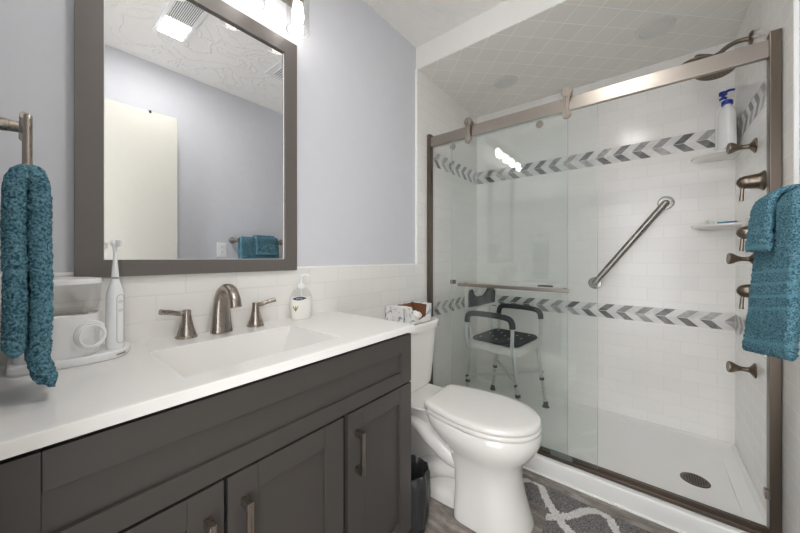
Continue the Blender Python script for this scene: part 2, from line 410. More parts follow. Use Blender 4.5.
# door folded back against the right wall
d = struct('door_1', B(), M['door'])
bm = B(); box(bm, -.035, .70, -1.435, -1.40, .012, 2.06, .003); dl = struct('door_leaf', bm, M['door'], 30, d)
bm = B(); lathe(bm, (.63, -1.40, .95), (0, 1, 0), [(0, .03), (.006, .03), (.008, .012), (.04, .011), (.045, .024), (.06, .028), (.07, .018)]); struct('door_knob', bm, M['nickel'], 40, d)
hk = tag(obj('door_hook', (lambda b: (box(b, .544, .556, -1.438, -1.394, 2.0605, 2.063), box(b, .544, .556, -1.3985, -1.3965, 2.047, 2.063), box(b, .544, .556, -1.4395, -1.4365, 2.0, 2.063), b)[-1])(B()), M['black']), 'small black hook over the top of the cream door', 'hook')

# ------------------------------------------------------------------ shower tray
tr = thing('shower_tray', 'white acrylic shower tray with a raised front curb', 'shower tray', (2.08, -.775, 0))
CX0 = 1.6736
prof = [(CX0+.012, 0.0), (CX0+.004, .02), (CX0, .078), (CX0+.003, .086), (CX0+.010, .089), (CX0+.085, .089), (CX0+.1, .08), (CX0+.115, .055),
        (2.03, .043), (XB-.06, .055), (XB-.02, .066), (XB-.008, .078), (XB-.0005, .078), (XB-.0005, 0)]
bm = B(); prism(bm, prof, 'y', YR+.0005, YV-.0005)
for s in (1, -1):                                        # sloped flange along each side wall
    yw = YV-.0006 if s < 0 else YR+.0006
    prism(bm, [(yw, .03), (yw, .078), (yw+s*.008, .078), (yw+s*.02, .066), (yw+s*.07, .052), (yw+s*.07, .03)], 'x', CX0+.1, XB-.001)
box(bm, CX0-.001, CX0+.02, YR+.0005, YV-.0005, .0003, .004)
tb = obj('tray_body', bm, M['acrylic'], tr, 28)
bm = B(); lathe(bm, (2.033, -1.337, .043), (0, 0, 1), [(0, .054), (.003, .054), (.005, .05), (.005, .046)], 36)
for i in range(-4, 5):
    for j in range(-4, 5):
        if i*i+j*j < 18: cyl(bm, (2.033+i*.0095, -1.337+j*.0095, .0478), (2.033+i*.0095, -1.337+j*.0095, .0486), .0033, n=8, mi=1)
obj('drain_grate', bm, [M['nickel_dark_shaded'], M['black']], tr)

# ------------------------------------------------------------------ shower enclosure
XG = 1.735
def edge_faces(b):
    for f in b.faces:
        f.normal_update(); f.material_index = 0 if f.calc_area() > .3 else 1
en = thing('shower_enclosure', 'brushed nickel framed shower enclosure with sliding clear glass door', 'shower door', (XG, -.775, .089))
bm = B(); box(bm, XG-.012, XG+.012, YR+.03, YV-.018, 1.841, 1.906, .003); obj('top_rail', bm, M['nickel_h'], en)
for ya, yb in ((YV-.026, YV-.001), (YR+.001, YR+.031)):
    bm = B(); box(bm, XG-.02, XG+.02, ya, yb, .0895, 1.925 if ya > -1 else 1.93, .003); obj('side_post', bm, M['nickel_dark_shaded'], en)
bm = B(); box(bm, 1.697, 1.755, YR+.031, YV-.026, .0895, .107, .003); box(bm, 1.715, 1.719, YR+.031, YV-.026, .105, .118, .001); obj('bottom_track', bm, M['nickel_dark_shaded'], en)
bm = B(); box(bm, XG+.009, XG+.017, -.845, YV-.02, .108, 1.838, .0008); edge_faces(bm); fx = obj('fixed_panel', bm, [M['glass'], M['glass_edge']], en, 0)
def disc_knob(y, z, name, x0, r=.019):
    b = B(); lathe(b, (x0, y, z), (-1, 0, 0), [(-.018, .006), (0, .006), (.0, r), (.007, r), (.009, r-.003)], 24); return b
for y in (-.195, -.713): obj('clamp_knob', disc_knob(y, 1.813, '', XG-.0135+.0225), M['nickel'], fx)
bm = B(); box(bm, XG-.022, XG-.014, -.977, -.20, .112, 1.836, .0008); edge_faces(bm); sl = obj('sliding_panel', bm, [M['glass'], M['glass_edge']], en, 0)
for y in (-.318, -.848):                                 # roller hangers that hook over the rail
    bm = B(); n = 40; pts = []
    for k in range(n):
        t = k/n; zz = 0
    out = []
    for a in range(0, 181, 15): out.append((y+.026*math.cos(math.radians(a)), 1.922+.026*math.sin(math.radians(a))))
    for f in (.25, .5, .75): zc = 1.926+(1.815-1.926)*f; out.append((y-(.024-.015*math.sin(f*PI)), zc))
    for a in range(180, 361, 15): out.append((y+.021*math.cos(math.radians(a)), 1.815+.021*math.sin(math.radians(a))))
    for f in (.75, .5, .25): zc = 1.926+(1.815-1.926)*f; out.append((y+(.024-.015*math.sin(f*PI)), zc))
    prism(bm, out, 'x', XG-.036, XG-.024)
    cyl(bm, (XG-.026, y, 1.926), (XG+.013, y, 1.926), .0185, n=28)
    cyl(bm, (XG-.024, y, 1.815), (XG-.012, y, 1.815), .012, n=20)
    cyl(bm, (XG-.041, y, 1.922), (XG-.034, y, 1.922), .023, n=28); cyl(bm, (XG-.041, y, 1.815), (XG-.034, y, 1.815), .018, n=24)
    obj('roller_hanger', bm, M['nickel'], sl)
bm = B(); box(bm, XG-.072, XG-.060, -.868, -.268, .936, .955, .003)
for y in (-.30, -.84): cyl(bm, (XG-.062, y, .945), (XG-.022, y, .945), .008, n=16); cyl(bm, (XG-.030, y, .945), (XG-.022, y, .945), .013, n=18)
obj('handle_bar', bm, M['nickel_h'], sl)
bm = B(); box(bm, XG+.017, XG+.03, -.205, -.18, .94, .965, .002); box(bm, XG-.002, XG+.009, -.205, -.18, .94, .965, .002); obj('glass_clip', bm, M['nickel_dark_shaded'], fx)
bm = B(); box(bm, XG+.018, XG+.028, -.775, -.70, .952, .962, .002); obj('inner_pull', bm, M['nickel_dark_shaded'], fx)
bm = B(); box(bm, XG-.038, XG-.0225, -.875, -.775, .1072, .132, .004); obj('floor_guide', bm, M['guide'], en)
bm = B(); box(bm, XG-.03, XG-.004, YR+.031, YR+.044, .23, .262, .003); obj('door_bumper', bm, M['nickel'], en)

# ------------------------------------------------------------------ vanity
YF = -.475
va = thing('vanity_cabinet', 'dark grey vanity cabinet with shaker doors and false drawer front', 'cabinet', (.44, -.24, 0))
bm = B(); box(bm, -.035, -.017, YF+.02, -.014, .09, .836); box(bm, .904, .9215, YF+.02, -.014, .09, .836); box(bm, -.017, .904, YF+.02, -.014, .09, .108); box(bm, -.017, .904, -.02, -.014, .108, .836); box(bm, -.017, .904, YF+.02, YF+.032, .108, .836); box(bm, -.03, .917, YF+.07, -.014, 0, .09); obj('carcass', bm, M['cabinet_gap_shade'], va, 0)
bm = B(); box(bm, .9215, .925, YF+.0205, -.014, 0.0, .8365, .001); obj('side_panel', bm, M['cabinet'], va, 0)
def shaker(bm, x0, x1, z0, z1, st, rt, rb):
    """a five-piece shaker front: stiles, rails and a recessed panel"""
    b = .0018
    box(bm, x0, x0+st, YF, YF+.0195, z0, z1, b); box(bm, x1-st, x1, YF, YF+.0195, z0, z1, b)
    box(bm, x0+st, x1-st, YF, YF+.0195, z1-rt, z1, b); box(bm, x0+st, x1-st, YF, YF+.0195, z0, z0+rb, b)
    box(bm, x0+st-.002, x1-st+.002, YF+.009, YF+.0195, z0+rb-.002, z1-rt+.002)
bm = B(); shaker(bm, -.034, .922, .651, .8265, .058, .062, .046); obj('drawer_front', bm, M['cabinet'], va, 30)
def pull(x, zt):
    b = B(); box(b, x-.007, x+.007, YF-.033, YF-.024, zt-.125, zt, .0012)
    for z in (zt-.008, zt-.117): box(b, x-.007, x+.007, YF-.0245, YF, z-.008, z+.008)
    return b
for x0, x1, hx in ((-.034, .272, .240), (.279, .595, .312), (.613, .922, .645)):
    bm = B(); shaker(bm, x0, x1, .10, .6455, .066, .058, .06); dd = obj('door', bm, M['cabinet'], va, 30)
    obj('bar_pull', pull(hx, .588), M['nickel'], dd, 20)
# top with integral trough basin
vt = thing('countertop', 'white cultured marble vanity top with integral rectangular basin', 'countertop', (.4465, -.25, .838))
X0, X1, Y0, Y1, ZT = -.037, .928, -.4855, -.0135, .86
bx0, bx1, by0, by1 = .218, .63, -.415, -.138
def basin(x, y):
    def ramp(d, wd):
        t = max(0, min(1, d/wd)); return t
    if not (bx0 < x < bx1 and by0 < y < by1): return 0
    t = min(ramp(x-bx0, .075), ramp(bx1-x, .075), ramp(y-by0, .05), ramp(by1-y, .022))
    return -.108*(1-(1-t)**2.2)-.006*max(0, 1-math.hypot((x-.425)/.2, (y+.25)/.12))
def ax_pts(a, b, c, d, n1, n2, n3):
    g = [a+(b-a)*i/n1 for i in range(n1)]
    g += [b+.0004]+[b+(c-b)*i/n2 for i in range(1, n2)]+[c-.0004]
    return g[:n1]+[b]+g[n1:]+[c]+[c+(d-c)*i/n3 for i in range(1, n3+1)]
xs = ax_pts(X0+.004, bx0, bx1, X1-.004, 6, 80, 6); ys = ax_pts(Y0+.004, by0, by1, Y1, 4, 60, 4)
bm = B(); G = [[bm.verts.new((x, y, ZT+basin(x, y))) for y in ys] for x in xs]
for i in range(len(xs)-1):
    for j in range(len(ys)-1): bm.faces.new((G[i][j], G[i+1][j], G[i+1][j+1], G[i][j+1]))
edge = [g[0] for g in G]+[v for v in G[-1][1:]]+[g[-1] for g in G[::-1][1:]]+[v for v in G[0][::-1][1:-1]]
def off(v, k, dz):
    x, y = v.co.x, v.co.y
    nx = X0 if abs(x-(X0+.004)) < 1e-5 else (X1 if abs(x-(X1-.004)) < 1e-5 else x)
    ny = Y0 if abs(y-(Y0+.004)) < 1e-5 else y
    return bm.verts.new((x+(nx-x)*k, y+(ny-y)*k, ZT+dz))
prev = edge
for k, dz in ((.7, -.0012), (1, -.004), (1, -.0235), (.5, -.0245)):
    cur = [off(v, k, dz) for v in edge]; n = len(edge)
    for i in range(n): bm.faces.new((prev[i], prev[(i+1) % n], cur[(i+1) % n], cur[i]))
    prev = cur
obj('marble_slab', bm, M['counter'], vt, 40)
bm = B(); lathe(bm, (.425, -.25, .7462), (0, 0, 1), [(0, .022), (.003, .022), (.004, .016), (.008, .014), (.009, .006)]); obj('basin_drain', bm, M['nickel'], vt)

# faucet: spout and two lever handles
fa = thing('basin_faucet', 'brushed nickel widespread faucet with high arc spout and lever handles', 'faucet', (.431, -.06, .86))
bm = B()
pts = [(.431, -.052, .8605), (.431, -.050, .90), (.431, -.050, .95), (.431, -.060, .988), (.431, -.090, 1.009), (.431, -.128, 1.002), (.431, -.152, .976), (.431, -.160, .952)]
P = smooth_path(pts, 8); m = len(P); rings = []
for i, p in enumerate(P):
    t = (P[min(i+1, m-1)]-P[max(i-1, 0)]).normalized(); k = i/(m-1)
    wx = .033-.017*min(1, k*1.8); wy = .025-.012*min(1, k*1.8)
    a = Vector((1, 0, 0)); b = t.cross(a)
    rings.append([p+a*wx*math.copysign(abs(math.cos(q))**.75, math.cos(q))+b*wy*math.copysign(abs(math.sin(q))**.75, math.sin(q)) for q in [2*PI*j/28 for j in range(28)]])
skin_rings(bm, rings); obj('spout', bm, M['nickel'], fa, 50)
for hx, hy, sgn in ((.334, -.042, -1), (.546, -.052, 1)):
    bm = B(); lathe(bm, (hx, hy, .8605), (0, 0, 1), [(0, .0285), (.005, .0285), (.007, .0255), (.012, .025), (.03, .019), (.055, .0135), (.074, .0115), (.082, .012), (.085, .009)])
    hb = obj('handle', bm, M['nickel'], fa, 40)
    bm = B(); tube(bm, [(hx-sgn*.008, hy, .937), (hx+sgn*.02, hy-.002, .9365), (hx+sgn*.042, hy-.005, .943), (hx+sgn*.070, hy-.01, .949)], .008, 12, 6, [.0085, .0075, .0072, .0085]); obj('lever', bm, M['nickel'], hb)

# mirror
mi_ = thing('vanity_mirror', 'tall grey framed mirror hung above the basin', 'mirror', (.4125, 0, 1.0555))
bm = B()
x0, x1, z0, z1, iw = .0943, .731, 1.0555, 1.985, .054
for pl in ([(x0, z0), (x1, z0), (x1-iw, z0+iw-.008), (x0+iw, z0+iw-.008)], [(x0, z1), (x0+iw, z1-iw), (x1-iw, z1-iw), (x1, z1)],
           [(x0, z0), (x0+iw, z0+iw-.008), (x0+iw, z1-iw), (x0, z1)], [(x1, z0), (x1, z1), (x1-iw, z1-iw), (x1-iw, z0+iw-.008)]):
    prism(bm, pl, 'y', -.028, -.0145)
    prism(bm, pl, 'y', -.0145, -.0022) if False else None
box(bm, x0+.002, x1-.002, -.0165, -.0142, z0+.002, z1-.002)
obj('frame', bm, M['frame'], mi_, 30)
bm = B(); box(bm, x0+iw-.004, x1-iw+.004, -.018, -.0163, z0+iw-.012, z1-iw+.004)
obj('silvered_glass', bm, M['mirror'], mi_, 0)
bm = B()
for a0, a1, b0, b1 in ((x0+iw-.001, x1-iw+.001, z0+iw-.009, z0+iw-.0065), (x0+iw-.001, x0+iw+.0025, z0+iw-.009, z1-iw), (x1-iw-.0025, x1-iw+.001, z0+iw-.009, z1-iw)):
    box(bm, a0, a1, -.0188, -.0178, b0, b1)
obj('inner_lip', bm, M['trim'], mi_, 0)

# vanity light with four downward clear shades
vl = thing('vanity_light', 'four bulb nickel vanity light with clear glass cylinder shades', 'wall lamp', (.413, 0, 2.15))
bm = B(); box(bm, .08, .746, -.022, 0, 2.15, 2.22, .004); obj('backplate', bm, M['nickel_h'], vl)
for k in range(4):
    x = .150+.180*k; bm = B()
    tube(bm, [(x, -.02, 2.185), (x, -.07, 2.185), (x, -.096, 2.17), (x, -.097, 2.14)], .007, 10); lathe(bm, (x, -.097, 2.095), (0, 0, 1), [(0, .02), (.03, .022), (.05, .02), (.055, .008)])
    ho = obj('lamp_holder', bm, M['nickel'], vl)
    bm = B(); n = 36; zt, zb, r = 2.13, 1.992, .043
    skin_rings(bm, [ring_pts((x, -.097, z), (0, 0, 1), q, n) for z, q in ((zt, .012), (zt, r-.004), (zt-.004, r), (zb, r), (zb-.001, r-.0015), (zb, r-.003), (zt-.006, r-.003), (zt-.006, .012))], False, False)
    gs = obj('glass_shade', bm, M['shade_glass'], vl)
    bm = B(); tube(bm, ring_pts((x, -.097, zb), (0, 0, 1), r-.001, 36)+[ring_pts((x, -.097, zb), (0, 0, 1), r-.001, 36)[0]], .0018, 8, 0); obj('rim', bm, M['trim'], gs)
    bm = B(); lathe(bm, (x, -.097, 2.114), (0, 0, -1), [(0, .012), (.014, .013), (.03, .019), (.05, .021), (.066, .0225), (.08, .021), (.092, .016), (.099, .008), (.101, .001)], 24)
    obj('bulb', bm, M['bulb'], ho)

# ------------------------------------------------------------------ toilet
TX = 1.305
to = thing('toilet', 'white two-piece elongated toilet with closed lid', 'toilet', (TX, -.4, 0))
bm = B()
# pedestal column and bowl
secs = [(0.0, -.50, -.795, .142), (.012, -.50, -.798, .143), (.05, -.50, -.784, .137), (.12, -.50, -.764, .126), (.19, -.495, -.752, .121), (.245, -.48, -.757, .126), (.285, -.44, -.782, .145), (.325, -.39, -.814, .166), (.36, -.35, -.829, .175), (.388, -.335, -.828, .173), (.398, -.335, -.820, .166)]
skin_rings(bm, [se(TX, (a+b)/2, hw, (a-b)/2, z, 64, 7 if z < .26 else 2.9, 2.15) for z, a, b, hw in secs])
# rear base, deck and trapway
skin_rings(bm, [se(TX, -.36, hx, hy, z, 32, 4) for z, hx, hy in ((0, .100, .20), (.03, .100, .20), (.05, .094, .195), (.07, .075, .19), (.2, .062, .18), (.33, .085, .19))])
skin_rings(bm, [se(TX, yc, hx, hy, z, 36, 3.4) for z, yc, hx, hy in ((.30, -.27, .07, .15), (.345, -.25, .105, .19), (.38, -.23, .125, .2), (.402, -.235, .135, .2), (.41, -.235, .13, .195))])
for s in (-1, 1):
    tube(bm, [(TX+s*.06, -.17, .37), (TX+s*.078, -.27, .325), (TX+s*.088, -.38, .27), (TX+s*.083, -.48, .222), (TX+s*.06, -.58, .2)], .04, 16, 6, [.03, .038, .041, .04, .035])
    tube(bm, [(TX+s*.05, -.24, .04), (TX+s*.06, -.33, .10), (TX+s*.062, -.42, .145), (TX+s*.05, -.52, .16)], .045, 16, 6, [.05, .05, .045, .04])
    lathe(bm, (TX+s*.088, -.30, .04), (0, 0, 1), [(0, .016), (.012, .015), (.018, .008)], 16)
obj('bowl', bm, M['porcelain'], to, 50)
def egg(z, yb, yf, hw, bw, n=28):
    """seat outline: straight narrow back with small corners, long round front"""
    half = []
    for k in range(n+1):
        v = k/n; v = v*v*(3-2*v)*.35+v*.65 if False else (1-math.cos(PI*v))/2
        y = yb+(yf-yb)*v
        if v < .55: wd = bw+(hw-bw)*math.sin(PI/2*v/.55)
        else: wd = hw*max(0, 1-((v-.55)/.45)**2.0)**.5
        if v < .03: wd *= .86+.14*(v/.03)**.5
        half.append((wd, y))
    return [Vector((TX+wd, y, z)) for wd, y in half]+[Vector((TX-wd, y, z)) for wd, y in half[::-1][1:]]
bm = B(); skin_rings(bm, [egg(.399, -.361, -.822, .164, .121), egg(.403, -.358, -.828, .169, .124), egg(.417, -.358, -.828, .169, .124), egg(.420, -.361, -.824, .165, .121)]); obj('seat', bm, M['seatplastic'], to, 60)
bm = B(); skin_rings(bm, [egg(.4245, -.352, -.820, .164, .122), egg(.427, -.348, -.827, .170, .127), egg(.440, -.348, -.827, .170, .127), egg(.4455, -.351, -.822, .166, .124), egg(.448, -.365, -.795, .145, .108), egg(.4495, -.41, -.73, .09, .07)]); obj('lid', bm, M['seatplastic'], to, 60)
for s in (-1, 1):
    bm = B(); box(bm, TX+s*.075-.02, TX+s*.075+.02, -.366, -.333, .405, .437, .008, 3); obj('hinge', bm, M['seatplastic'], to)
bm = B()
skin_rings(bm, [se(TX, yc, hx, hy, z, 48, 7, 5.5) for z, yc, hx, hy in ((.41, -.13, .165, .085), (.425, -.13, .175, .093), (.55, -.13, .194, .101), (.715, -.13, .209, .108), (.722, -.13, .209, .108))]); obj('tank', bm, M['porcelain'], to, 50)
bm = B()
skin_rings(bm, [se(TX, -.133, hx, hy, z, 48, 7, 5) for z, hx, hy in ((.722, .214, .113), (.726, .222, .121), (.752, .225, .123), (.760, .223, .121), (.765, .214, .113))]); obj('tank_lid', bm, M['porcelain'], to, 50)

# torn-open tissue box on the tank lid
tbx = thing('tissue_box', 'torn open white and grey printed tissue box on the toilet tank', 'tissue box', (1.305, -.18, .7655))
bm = B(); a0, a1, b0, b1, z0, z1, t = 1.183, 1.427, -.237, -.115, .7657, .857, .0025
box(bm, a0, a1, b0, b1, z0, z0+t)
box(bm, a0, a0+t, b0, b1, z0, z1); box(bm, a1-t, a1, b0, b1, z0, z1)
fr = [(a0, z0), (a1, z0), (a1, z1), (a1-.045, z1)]+[(a1-.045-.008-k*.014, z1-.074+.012*abs(k-4)/4*1.2) for k in range(0, 8)]+[(a1-.045-.135, z1), (a0, z1)]
prism(bm, fr, 'y', b0, b0+t)
prism(bm, [(a0, z0), (a1, z0), (a1, z1-.002), (a0, z1)], 'y', b1-t, b1)
prism(bm, [(a0, b0), (a0+.062, b0), (a0+.075, b0+.05), (a0+.05, b1), (a0, b1)], 'z', z1-.001, z1+.001)
prism(bm, [(a1, b0), (a1-.045, b0), (a1-.03, b0+.06), (a1-.025, b1), (a1, b1)], 'z', z1-.001, z1+.001)
obj('carton', bm, M['carton'], tbx, 0)
bm = B(); box(bm, a0+t, a1-t, b1-t-.0015, b1-t-.0002, z0+t, z1-.004); box(bm, a1-t-.0015, a1-t-.0002, b0+t, b1-t-.002, z0+t, z1-.004); box(bm, a0+t, a1-t-.002, b0+t, b1-t-.002, z0+t+.0002, z0+t+.001)
obj('cardboard_lining', bm, M['cardboard'], tbx, 0)
bm = B(); bmesh.ops.create_icosphere(bm, subdivisions=4, radius=1)
for v in bm.verts:
    k = 1+.25*noise.noise(v.co*2.2); v.co = Vector((1.33+v.co.x*.045*k, -.19+v.co.y*.035*k, .797+v.co.z*.026*k))
obj('tissue', bm, M['tissue'], tbx, 80)

# ------------------------------------------------------------------ bin beside the toilet
BX, BY = 1.008, -.41
bn = thing('waste_bin', 'small waste bin lined with a black bag between vanity and toilet', 'bin', (BX, BY, 0))
bm = B(); skin_rings(bm, [ring_pts((BX, BY, z), (0, 0, 1), r, 32) for z, r in ((.001, .055), (.005, .057), (.232, .068), (.232, .065), (.01, .054), (.009, .02))], True, True); obj('bucket', bm, M['black'], bn)
bm = B(); rings = []
prof = [(.04, .064), (.07, .069), (.10, .072), (.13, .074), (.16, .074), (.19, .076), (.225, .077), (.246, .075), (.258, .07), (.252, .063), (.20, .058), (.15, .052), (.10, .045), (.05, .035)]
for i, (z, r) in enumerate(prof):
    rg = []
    for k in range(96):
        a = 2*PI*k/96; w_ = .006*noise.noise(Vector((math.cos(a)*3.6, math.sin(a)*3.6, z*20)))+.0025*math.sin(a*11+z*34)*(1 if i < 8 else .4)+.002*noise.noise(Vector((math.cos(a)*9, math.sin(a)*9, z*50)))
        rg.append(Vector((BX+(r+w_)*math.cos(a), BY+(r+w_)*math.sin(a), z+.012*noise.noise(Vector((math.cos(a)*1.5, math.sin(a)*1.5, i*.2))))))
    rings.append(rg)
skin_rings(bm, rings, False, True); obj('bin_liner', bm, M['bag'], bn, 60)

# ------------------------------------------------------------------ rug with trellis pattern, cut out around the pedestal
rg = thing('bath_rug', 'dark grey shag rug with white trellis lines around the toilet base', 'rug', (1.29, -1.0, 0))
RX0, RX1, RY0, RY1 = 1.0, 1.592, -1.45, -.655
def in_rug(x, y): return RX0 <= x <= RX1 and RY0 <= y <= RY1 and not (abs(x-TX) < .165 and y > -.815+.02) and not ((abs(x-TX)/.165)**2+((y+.80)/.03)**2 < 1)
# one motif: curve measured along the rug, mirrored and repeated
motif = [(1.549, -.668), (1.585, -.715), (1.573, -.762), (1.51, -.80), (1.462, -.838), (1.432, -.866)]
lines = [motif+[(1.40, -.895), (1.37, -.95), (1.36, -1.0)], [(1.36, -.80), (1.392, -.818), (1.432, -.866), (1.470, -.902), (1.545, -.955), (1.570, -1.0), (1.555, -1.035), (1.50, -1.066), (1.44, -1.11), (1.40, -1.16)],
         [(1.40, -1.16), (1.37, -1.2), (1.36, -1.26)], [(1.40, -1.16), (1.36, -1.12), (1.28, -1.08), (1.25, -1.03), (1.28, -.97), (1.36, -.93), (1.40, -.895)],
         [(1.40, -1.16), (1.47, -1.20), (1.55, -1.25), (1.57, -1.30), (1.55, -1.34), (1.49, -1.37)], [(1.23, -.86), (1.16, -.90), (1.07, -.95), (1.05, -1.0), (1.07, -1.05), (1.17, -1.10), (1.25, -1.16), (1.36, -1.26)]]
segs = []
for l in lines:
    q = smooth_path([(x, y, 0) for x, y in l], 10); segs += list(zip(q[:-1], q[1:]))
def near_line(x, y):
    p = Vector((x, y, 0)); best = 9
    for a, b in segs:
        if abs(a.x-x) > .06 or abs(a.y-y) > .06: continue
        ab = b-a; t = max(0, min(1, (p-a).dot(ab)/max(ab.length_squared, 1e-9))); best = min(best, (a+ab*t-p).length)
    return best
bm = B(); step = .005; V = {}
nx = int((RX1-RX0)/step)+1; ny = int((RY1-RY0)/step)+1
for i in range(nx):
    for j in range(ny):
        x = RX0+i*step; y = RY0+j*step
        if in_rug(x, y):
            e = min(x-RX0, RX1-x, y-RY0, RY1-y, .012)/.012
            V[i, j] = bm.verts.new((x+random.uniform(-.0018, .0018), y+random.uniform(-.0018, .0018), .003+.009*e**.5+random.uniform(0, .005)))
for i in range(nx-1):
    for j in range(ny-1):
        q = [(i, j), (i+1, j), (i+1, j+1), (i, j+1)]
        if all(k in V for k in q):
            f = bm.faces.new([V[k] for k in q]); c = f.calc_center_median()
            f.material_index = 1 if near_line(c.x, c.y)+.004*noise.noise(c*90) < .0165 else 0
be = [e for e in bm.edges if len(e.link_faces) == 1]
r = bmesh.ops.extrude_edge_only(bm, edges=be)
for v in r['geom']:
    if isinstance(v, bmesh.types.BMVert): v.co.z = .0005
obj('pile', bm, [M['rug'], M['rug_white']], rg, 180)

# ------------------------------------------------------------------ towels
def towel(name, path, t0, t1, place, th, nt, parent, amp=.0024, bands=(), flare=None, seed=0):
    """a folded terry sheet: path is its centre line (u, z), swept along t from t0 to t1; place(u, t, z) gives the world point"""
    P = [Vector((a, b, 0)) for a, b in path]; Q = smooth_path([(p.x, p.y, 0) for p in P], 1)
    L = [0]
    for i in range(1, len(P)): L.append(L[-1]+(P[i]-P[i-1]).length)
    step = .0042; n = int(L[-1]/step); pts = []
    Sp = smooth_path([(a, b, 0) for a, b in path], 12); SL = [0]
    for i in range(1, len(Sp)): SL.append(SL[-1]+(Sp[i]-Sp[i-1]).length)
    k = 0
    for i in range(n+1):
        s = SL[-1]*i/n
        while k < len(SL)-2 and SL[k+1] < s: k += 1
        f = (s-SL[k])/max(1e-9, SL[k+1]-SL[k]); pts.append(Sp[k].lerp(Sp[k+1], f))
    rnd = random.Random(seed); bm = B(); grid = []; tot = SL[-1]
    for j in range(nt+1):
        tt = j/nt; t = t0+(t1-t0)*tt; ed = min(tt, 1-tt)*abs(t1-t0); et = min(1, ed/.010)**.5 if ed < .010 else 1
        ringo, ringi = [], []
        for i, p in enumerate(pts):
            T = (pts[min(i+1, n)]-pts[max(i-1, 0)]).normalized(); N = Vector((-T.y, T.x, 0))
            s = tot*i/n; es = min(s, tot-s); e2 = min(1, es/.010)**.5 if es < .010 else 1
            h = th/2*max(.22, et*max(.3, e2)); fl = flare(s/tot, tt) if flare else (0, 0, 0)
            flat = any(a <= s <= b for a, b in bands)
            for sgn, lst in ((1, ringo), (-1, ringi)):
                q = p+N*h*sgn; v = Vector(place(q.x+fl[0], t+fl[1], q.y+fl[2]))
                wave = .0025*noise.noise(v*9+Vector((seed, 0, 0)))
                a = .0 if flat else amp
                d = Vector((rnd.uniform(-a, a), rnd.uniform(-a, a), rnd.uniform(-a, a)))
                lst.append(v+d+Vector((wave, wave, 0)) * .6)
        grid.append((ringo+ringi[::-1], [any(a <= tot*i/n <= b for a, b in bands) for i in range(n+1)]))
    vv = [[bm.verts.new(p) for p in g[0]] for g in grid]; m = len(vv[0])
    for j in range(nt):
        for i in range(m):
            f = bm.faces.new((vv[j][i], vv[j][(i+1) % m], vv[j+1][(i+1) % m], vv[j+1][i]))
            i1 = i if i <= n else m-1-i
            f.material_index = 1 if grid[j][1][min(i1, n)] else 0
    for r in (vv[0], vv[-1]):
        for i in range(n):
            a, b, c, e = r[i], r[i+1], r[m-2-i], r[m-1-i]
            if len({a, b, c, e}) == 4: bm.faces.new((a, b, c, e))
    return obj(name, bm, [M['terry'], M['terry_band']], parent, 180)
# bath towel on the bar at the right; u = y, t = x
YB, ZB = -1.455, 1.248
br = thing('towel_bar', 'brushed nickel towel bar under the teal towels beside the shower', 'towel bar', (1.31, -1.547, ZB))
bm = B(); cyl(bm, (1.125, YB, ZB), (1.545, YB, ZB), .008); obj('bar', bm, M['nickel'], br)
for x in (1.118, 1.552):
    bm = B(); lathe(bm, (x, -1.5465, ZB), (0, 1, 0), [(0, .026), (.006, .026), (.012, .016), (.03, .011), (.075, .011), (.085, .015), (.104, .015), (.109, .008)]); obj('post', bm, M['nickel'], br)
yf = YB+.022
pathb = [(yf+.004, .845), (yf+.002, .9), (yf, .98), (yf-.002, 1.08), (yf-.004, 1.18), (yf-.004, 1.235), (yf-.010, 1.258), (YB, 1.268), (YB-.014, 1.258), (YB-.02, 1.235), (YB-.022, 1.18), (YB-.023, 1.0), (YB-.023, .93)]
def flb(s, tt):
    k = max(0, 1-s*2.2)                                   # the front face swings out and skews towards its hem
    return (k*(.006+.010*tt*(tt)), k*k*(.055*tt), k*(-.045*tt+.022*(1-tt)))
bt = tag(towel('bath_towel', pathb, 1.135, 1.465, lambda u, t, z: (t, u, z), .022, 84, None, bands=((.03, .04), (.123, .131), (.158, .166), (.192, .2), (.226, .234)), flare=flb, seed=2), 'large teal bath towel folded over the bar beside the shower', 'towel')
yg = yf+.0215
pathh = [(yg+.002, 1.125), (yg, 1.16), (yg-.003, 1.21), (yg-.006, 1.25), (yg-.018, 1.278), (YB, 1.288), (YB-.022, 1.278), (YB-.038, 1.25), (YB-.043, 1.215)]
ht = tag(towel('hand_towel', pathh, 1.25, 1.43, lambda u, t, z: (t, u, z), .0165, 46, None, bands=((.006, .018), (.06, .068)), flare=lambda s, tt: (max(0, 1-s*2.5)*(.012*tt-.004), 0, 0), seed=5), 'small teal hand towel lying over the larger bath towel', 'towel')
# towel on the ring at the left, over the counter; u = x, t = y
tr2 = thing('towel_ring', 'brushed nickel towel ring on the left wall over the counter', 'towel ring', (XL, -.27, 1.34))
bm = B(); lathe(bm, (XL+.0005, -.27, 1.345), (1, 0, 0), [(0, .024), (.006, .024), (.012, .013), (.045, .0095), (.05, .0085), (.0505, .004)]); 
cyl(bm, (XL+.05, -.352, 1.345), (XL+.05, -.19, 1.345), .006, n=12); obj('arm', bm, M['nickel'], tr2)
bm = B(); x = .0135; loop = [(x, -.345, 1.345), (x, -.352, 1.338), (x, -.352, 1.26), (x, -.345, 1.243), (x, -.33, 1.238), (x, -.21, 1.238), (x, -.195, 1.243), (x, -.188, 1.26), (x, -.188, 1.338), (x, -.195, 1.345)]
tube(bm, loop+[loop[0]], .0052, 12, 4); obj('ring', bm, M['nickel'], tr2)
patht = [(.0005, .945), (.0, 1.0), (.0, 1.1), (.0005, 1.2), (.003, 1.238), (.0135, 1.254), (.0235, 1.238), (.0265, 1.2), (.0275, 1.1), (.0275, 1.0), (.0255, .94), (.0225, .905), (.026, .887)]
